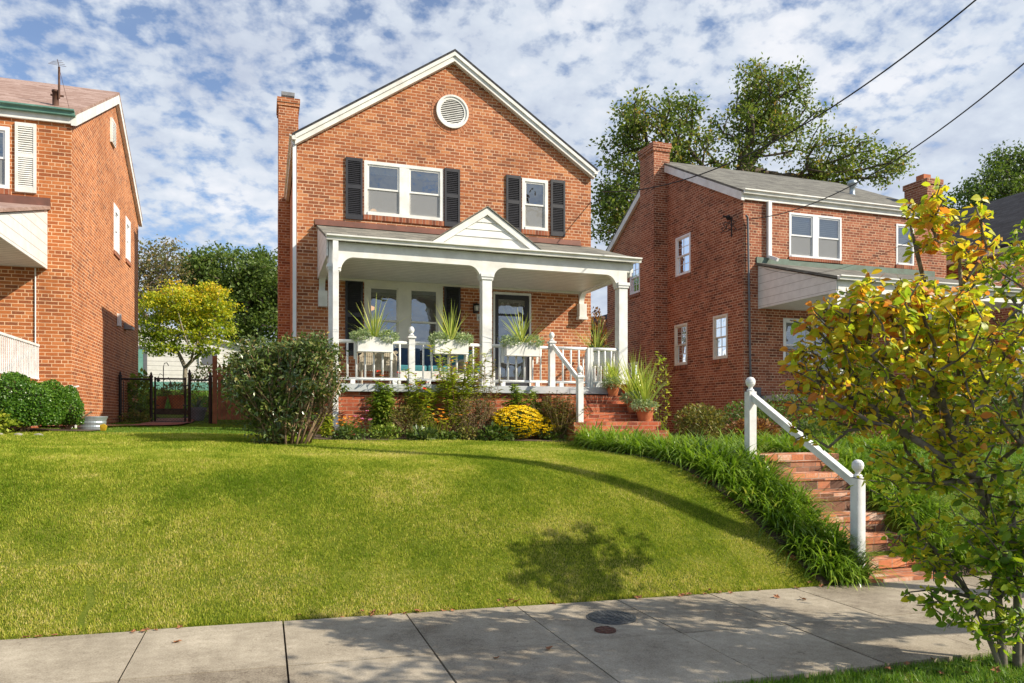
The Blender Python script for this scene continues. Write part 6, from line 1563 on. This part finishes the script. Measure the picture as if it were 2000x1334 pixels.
b1 = at(1960, 700, 40); b1 = (b1[0], 40, 1.5)
tree('far_tree', 'dark tree rising above the black roof at the right edge', 'tree', b1,
     [ell(1950, 370, 85, 45, 2, 40), ell(1985, 320, 60, 45, 1.5, 40), ell(2050, 330, 80, 60, 1.5, 40), ell(1890, 390, 40, 28, 0.6, 40)],
     230, 42, 0.26, 0.4, 'dark_leaf', rt=0.026, bf=0.35, trunk=[b1, at(1985, 480, 40)], shell=0.15)

# dogwood-like small tree in the verge, foreground right
t = thing('street_tree', 'small many-stemmed tree with yellowing oval leaves in the foreground right', 'tree', (5.18, 4.02, -0.12))
base = np.array((5.18, 4.02, -0.15))
def e2(x, y, rx, ry, wgt, Y, d=0.55):
    c = at(x, y, Y); u = (x - 1000) / 1440; k = Y / (-u * 0.319 + 0.948) / 1440; return (c, (rx * k, d, ry * k), wgt)
ELL = [e2(1760, 640, 170, 110, 3.2, 3.85), e2(1900, 700, 170, 150, 3.6, 3.9), e2(1660, 730, 120, 85, 1.6, 4.0, 0.4), e2(1850, 850, 170, 130, 3.0, 4.0), e2(1960, 560, 110, 110, 2.0, 4.7), e2(1930, 1000, 110, 120, 1.5, 3.9, 0.45),
       e2(1860, 1070, 90, 60, 0.7, 4.1, 0.4), e2(1730, 950, 60, 60, 0.35, 4.5, 0.3), e2(1980, 1160, 60, 90, 0.8, 3.8, 0.3), e2(1820, 420, 40, 70, 0.35, 3.7, 0.2), e2(1910, 440, 60, 60, 0.45, 3.6, 0.25), e2(2130, 800, 130, 260, 3.0, 4.1, 0.4), e2(2080, 500, 140, 100, 1.8, 4.6), ((6.9, 4.2, 3.5), (0.8, 0.6, 0.4), 1.6), e2(1850, 1180, 70, 50, 0.45, 4.0, 0.3), e2(1950, 1240, 60, 40, 0.3, 3.9, 0.2), e2(1780, 1090, 50, 45, 0.35, 4.3, 0.3), e2(1990, 1080, 60, 90, 0.9, 3.9, 0.3)]
ELL += [e2(1600, 720, 75, 70, 0.9, 4.05, 0.3), e2(1640, 620, 70, 50, 0.6, 3.95, 0.3), e2(1570, 790, 50, 40, 0.35, 4.1, 0.2), e2(1700, 590, 110, 50, 1.1, 3.85, 0.4), e2(1600, 840, 60, 40, 0.3, 4.1, 0.2), e2(1560, 720, 50, 50, 0.5, 4.1, 0.2), e2(1600, 640, 60, 45, 0.5, 4.05, 0.25), e2(1700, 800, 90, 60, 0.8, 4.0, 0.3), e2(1850, 600, 90, 60, 0.8, 3.7, 0.3)]
tips = in_ellipsoids(ELL, 1450, 0.05)
stemsets = [[base, (5.05, 4.15, 0.35), (4.75, 4.35, 0.85)], [base + np.array([0.02, 0, 0]), (5.17, 4.05, 0.5), (5.1, 4.1, 1.0), (4.95, 4.1, 1.5)], [base + np.array([0.12, -0.03, 0]), (5.25, 3.95, 0.45), (5.2, 3.95, 1.1)], [base + np.array([0.16, 0, 0]), (5.5, 3.9, 0.5), (5.75, 3.85, 1.2)]]
ends = np.array([np.array(s_[-1], float) for s_ in stemsets]); groups = [[] for _ in stemsets]
for tp in tips: groups[int(np.argmin(np.linalg.norm(ends - tp, axis=1) + np.array([0.25, 0, 0, 0])))].append(tp)
LV = []
for s_, gq in zip(stemsets, groups):
    if not gq: continue
    A_, par_, ti_ = grow(None, gq, 0.35, 0.10, [np.array(q, float) for q in s_]); V, F = branches_mesh(A_, par_, ti_, 0.0036, 0.40, 7, 0.026)
    npobj('trunk', V, F, 'bark_grey', t, smooth=True)
    par_ = np.array(par_); nn = len(s_)
    # leaves in little tufts along the outer twigs
    idx = np.array([i_ for i_ in range(nn, len(A_))]); cnt = 8
    I = np.repeat(idx, cnt); q = rng.uniform(0, 1, (len(I), 1)); P = A_[I] * q + A_[par_[I]] * (1 - q); LV.append(P)
P = np.concatenate(LV)
# bare twigs towards the left
keep = rng.uniform(size=len(P)) < np.clip((P[:, 0] * 0.948 - P[:, 1] * 0.319) / (P[:, 0] * 0.319 + P[:, 1] * 0.948) * 5.0 - 1.55, 0.35, 1.0)
P = P[keep]
k = len(P); D = unit(rdir(k) * np.array([1, 1, 0.5]) + np.array([0, 0, -0.25])); Nn = unit(rdir(k) * 0.6 + np.array([0.5, -0.45, 0.6])); Nn = unit(np.cross(np.cross(D, Nn), D))
P = P + D * 0.015 + rng.normal(size=P.shape) * 0.02; S = 0.073 * rng.uniform(0.45, 1.25, k)
V, F = leaf_oval(P, D, Nn, S, S * 0.60); npobj('crown', V, F, 'dogwood_leaf', t, smooth=False)
print('street tree leaves', k)

# street tree further right, out of the picture, that dapples the sidewalk
tree('street_oak', 'kerbside tree beyond the right edge whose shade dapples the sidewalk', 'tree', (8.6, 3.2, -0.2),
     [((8.2, 2.4, 3.4), (1.2, 1.0, 0.7), 1.0), ((6.5, 2.1, 3.2), (1.3, 0.7, 0.45), 1.8), ((7.4, 1.5, 3.4), (1.1, 0.8, 0.5), 1.3), ((5.3, 1.7, 3.4), (0.7, 0.6, 0.3), 0.5)], 190, 26, 0.10, 0.15, 'dogwood_green', rt=0.012, bf=0.35, trunk=[(8.6, 3.2, -0.3), (8.6, 3.0, 1.6)], shell=0.1)

# fallen leaves
def fallen(mesh_seed):
    m = MB(); c = []
    for k in range(10):
        a = 2 * math.pi * k / 10; r = 0.034 * (1.0 if k % 2 else 0.5) * random.uniform(0.8, 1.2); c.append((r * math.cos(a), r * math.sin(a), 0.006 + 0.012 * random.random()))
    n = len(c); m.v = [(0, 0, 0.004)] + c; m.f = [(0, 1 + k, 1 + (k + 1) % n) for k in range(n)]; return m
src = [solo('fallen_leaf', fallen(k), 'dry_leaf', 'dry brown fallen leaf by the sidewalk', 'leaf', (0, 0, 0), 'fallen leaves by the sidewalk edge') for k in range(3)]
spots = [(-0.62, 6.1), (2.05, 5.2), (4.9, 6.2), (5.1, 6.05), (1.6, 5.1)]
for k in range(44):
    x = float(rng.uniform(-3.0, 5.8)); spots.append((x, 6.48 + abs(random.gauss(0, 0.05))))
for k in range(16): spots.append((random.uniform(4.0, 5.6), random.uniform(3.6, 4.35)))
for k in range(14):
    y = random.uniform(6.6, 8.3); spots.append((edge_x(y) - random.uniform(-0.02, 0.12), y))
for k, (x, y) in enumerate(spots):
    o = src[k] if k < 3 else src[k % 3].copy()
    if k >= 3: COL.objects.link(o)
    if 4.25 < y < 6.44: o['label'] = 'dry brown leaf lying out on the bare sidewalk slabs'; o['group'] = 'leaves on the sidewalk slabs'
    elif y < 4.4: o['label'] = 'dry brown leaf under the small street tree'; o['group'] = 'leaves under the street tree'
    elif x > 5.2 - 0.3 and y > 6.6: o['label'] = 'dry brown leaf caught at the foot of the lily border'; o['group'] = 'leaves along the lily border'
    else: o['label'] = 'dry brown leaf along the seam of lawn and sidewalk'; o['group'] = 'leaves along the lawn edge'
    z = float(grade(x)) + 0.004 if 4.25 < y < 6.53 else gz1(x, y) + 0.03
    o.location = (x, y, z); o.rotation_euler = (random.uniform(-.4, .4), random.uniform(-.4, .4), random.uniform(0, 6)); s_ = random.uniform(0.7, 1.35); o.scale = (s_,) * 3
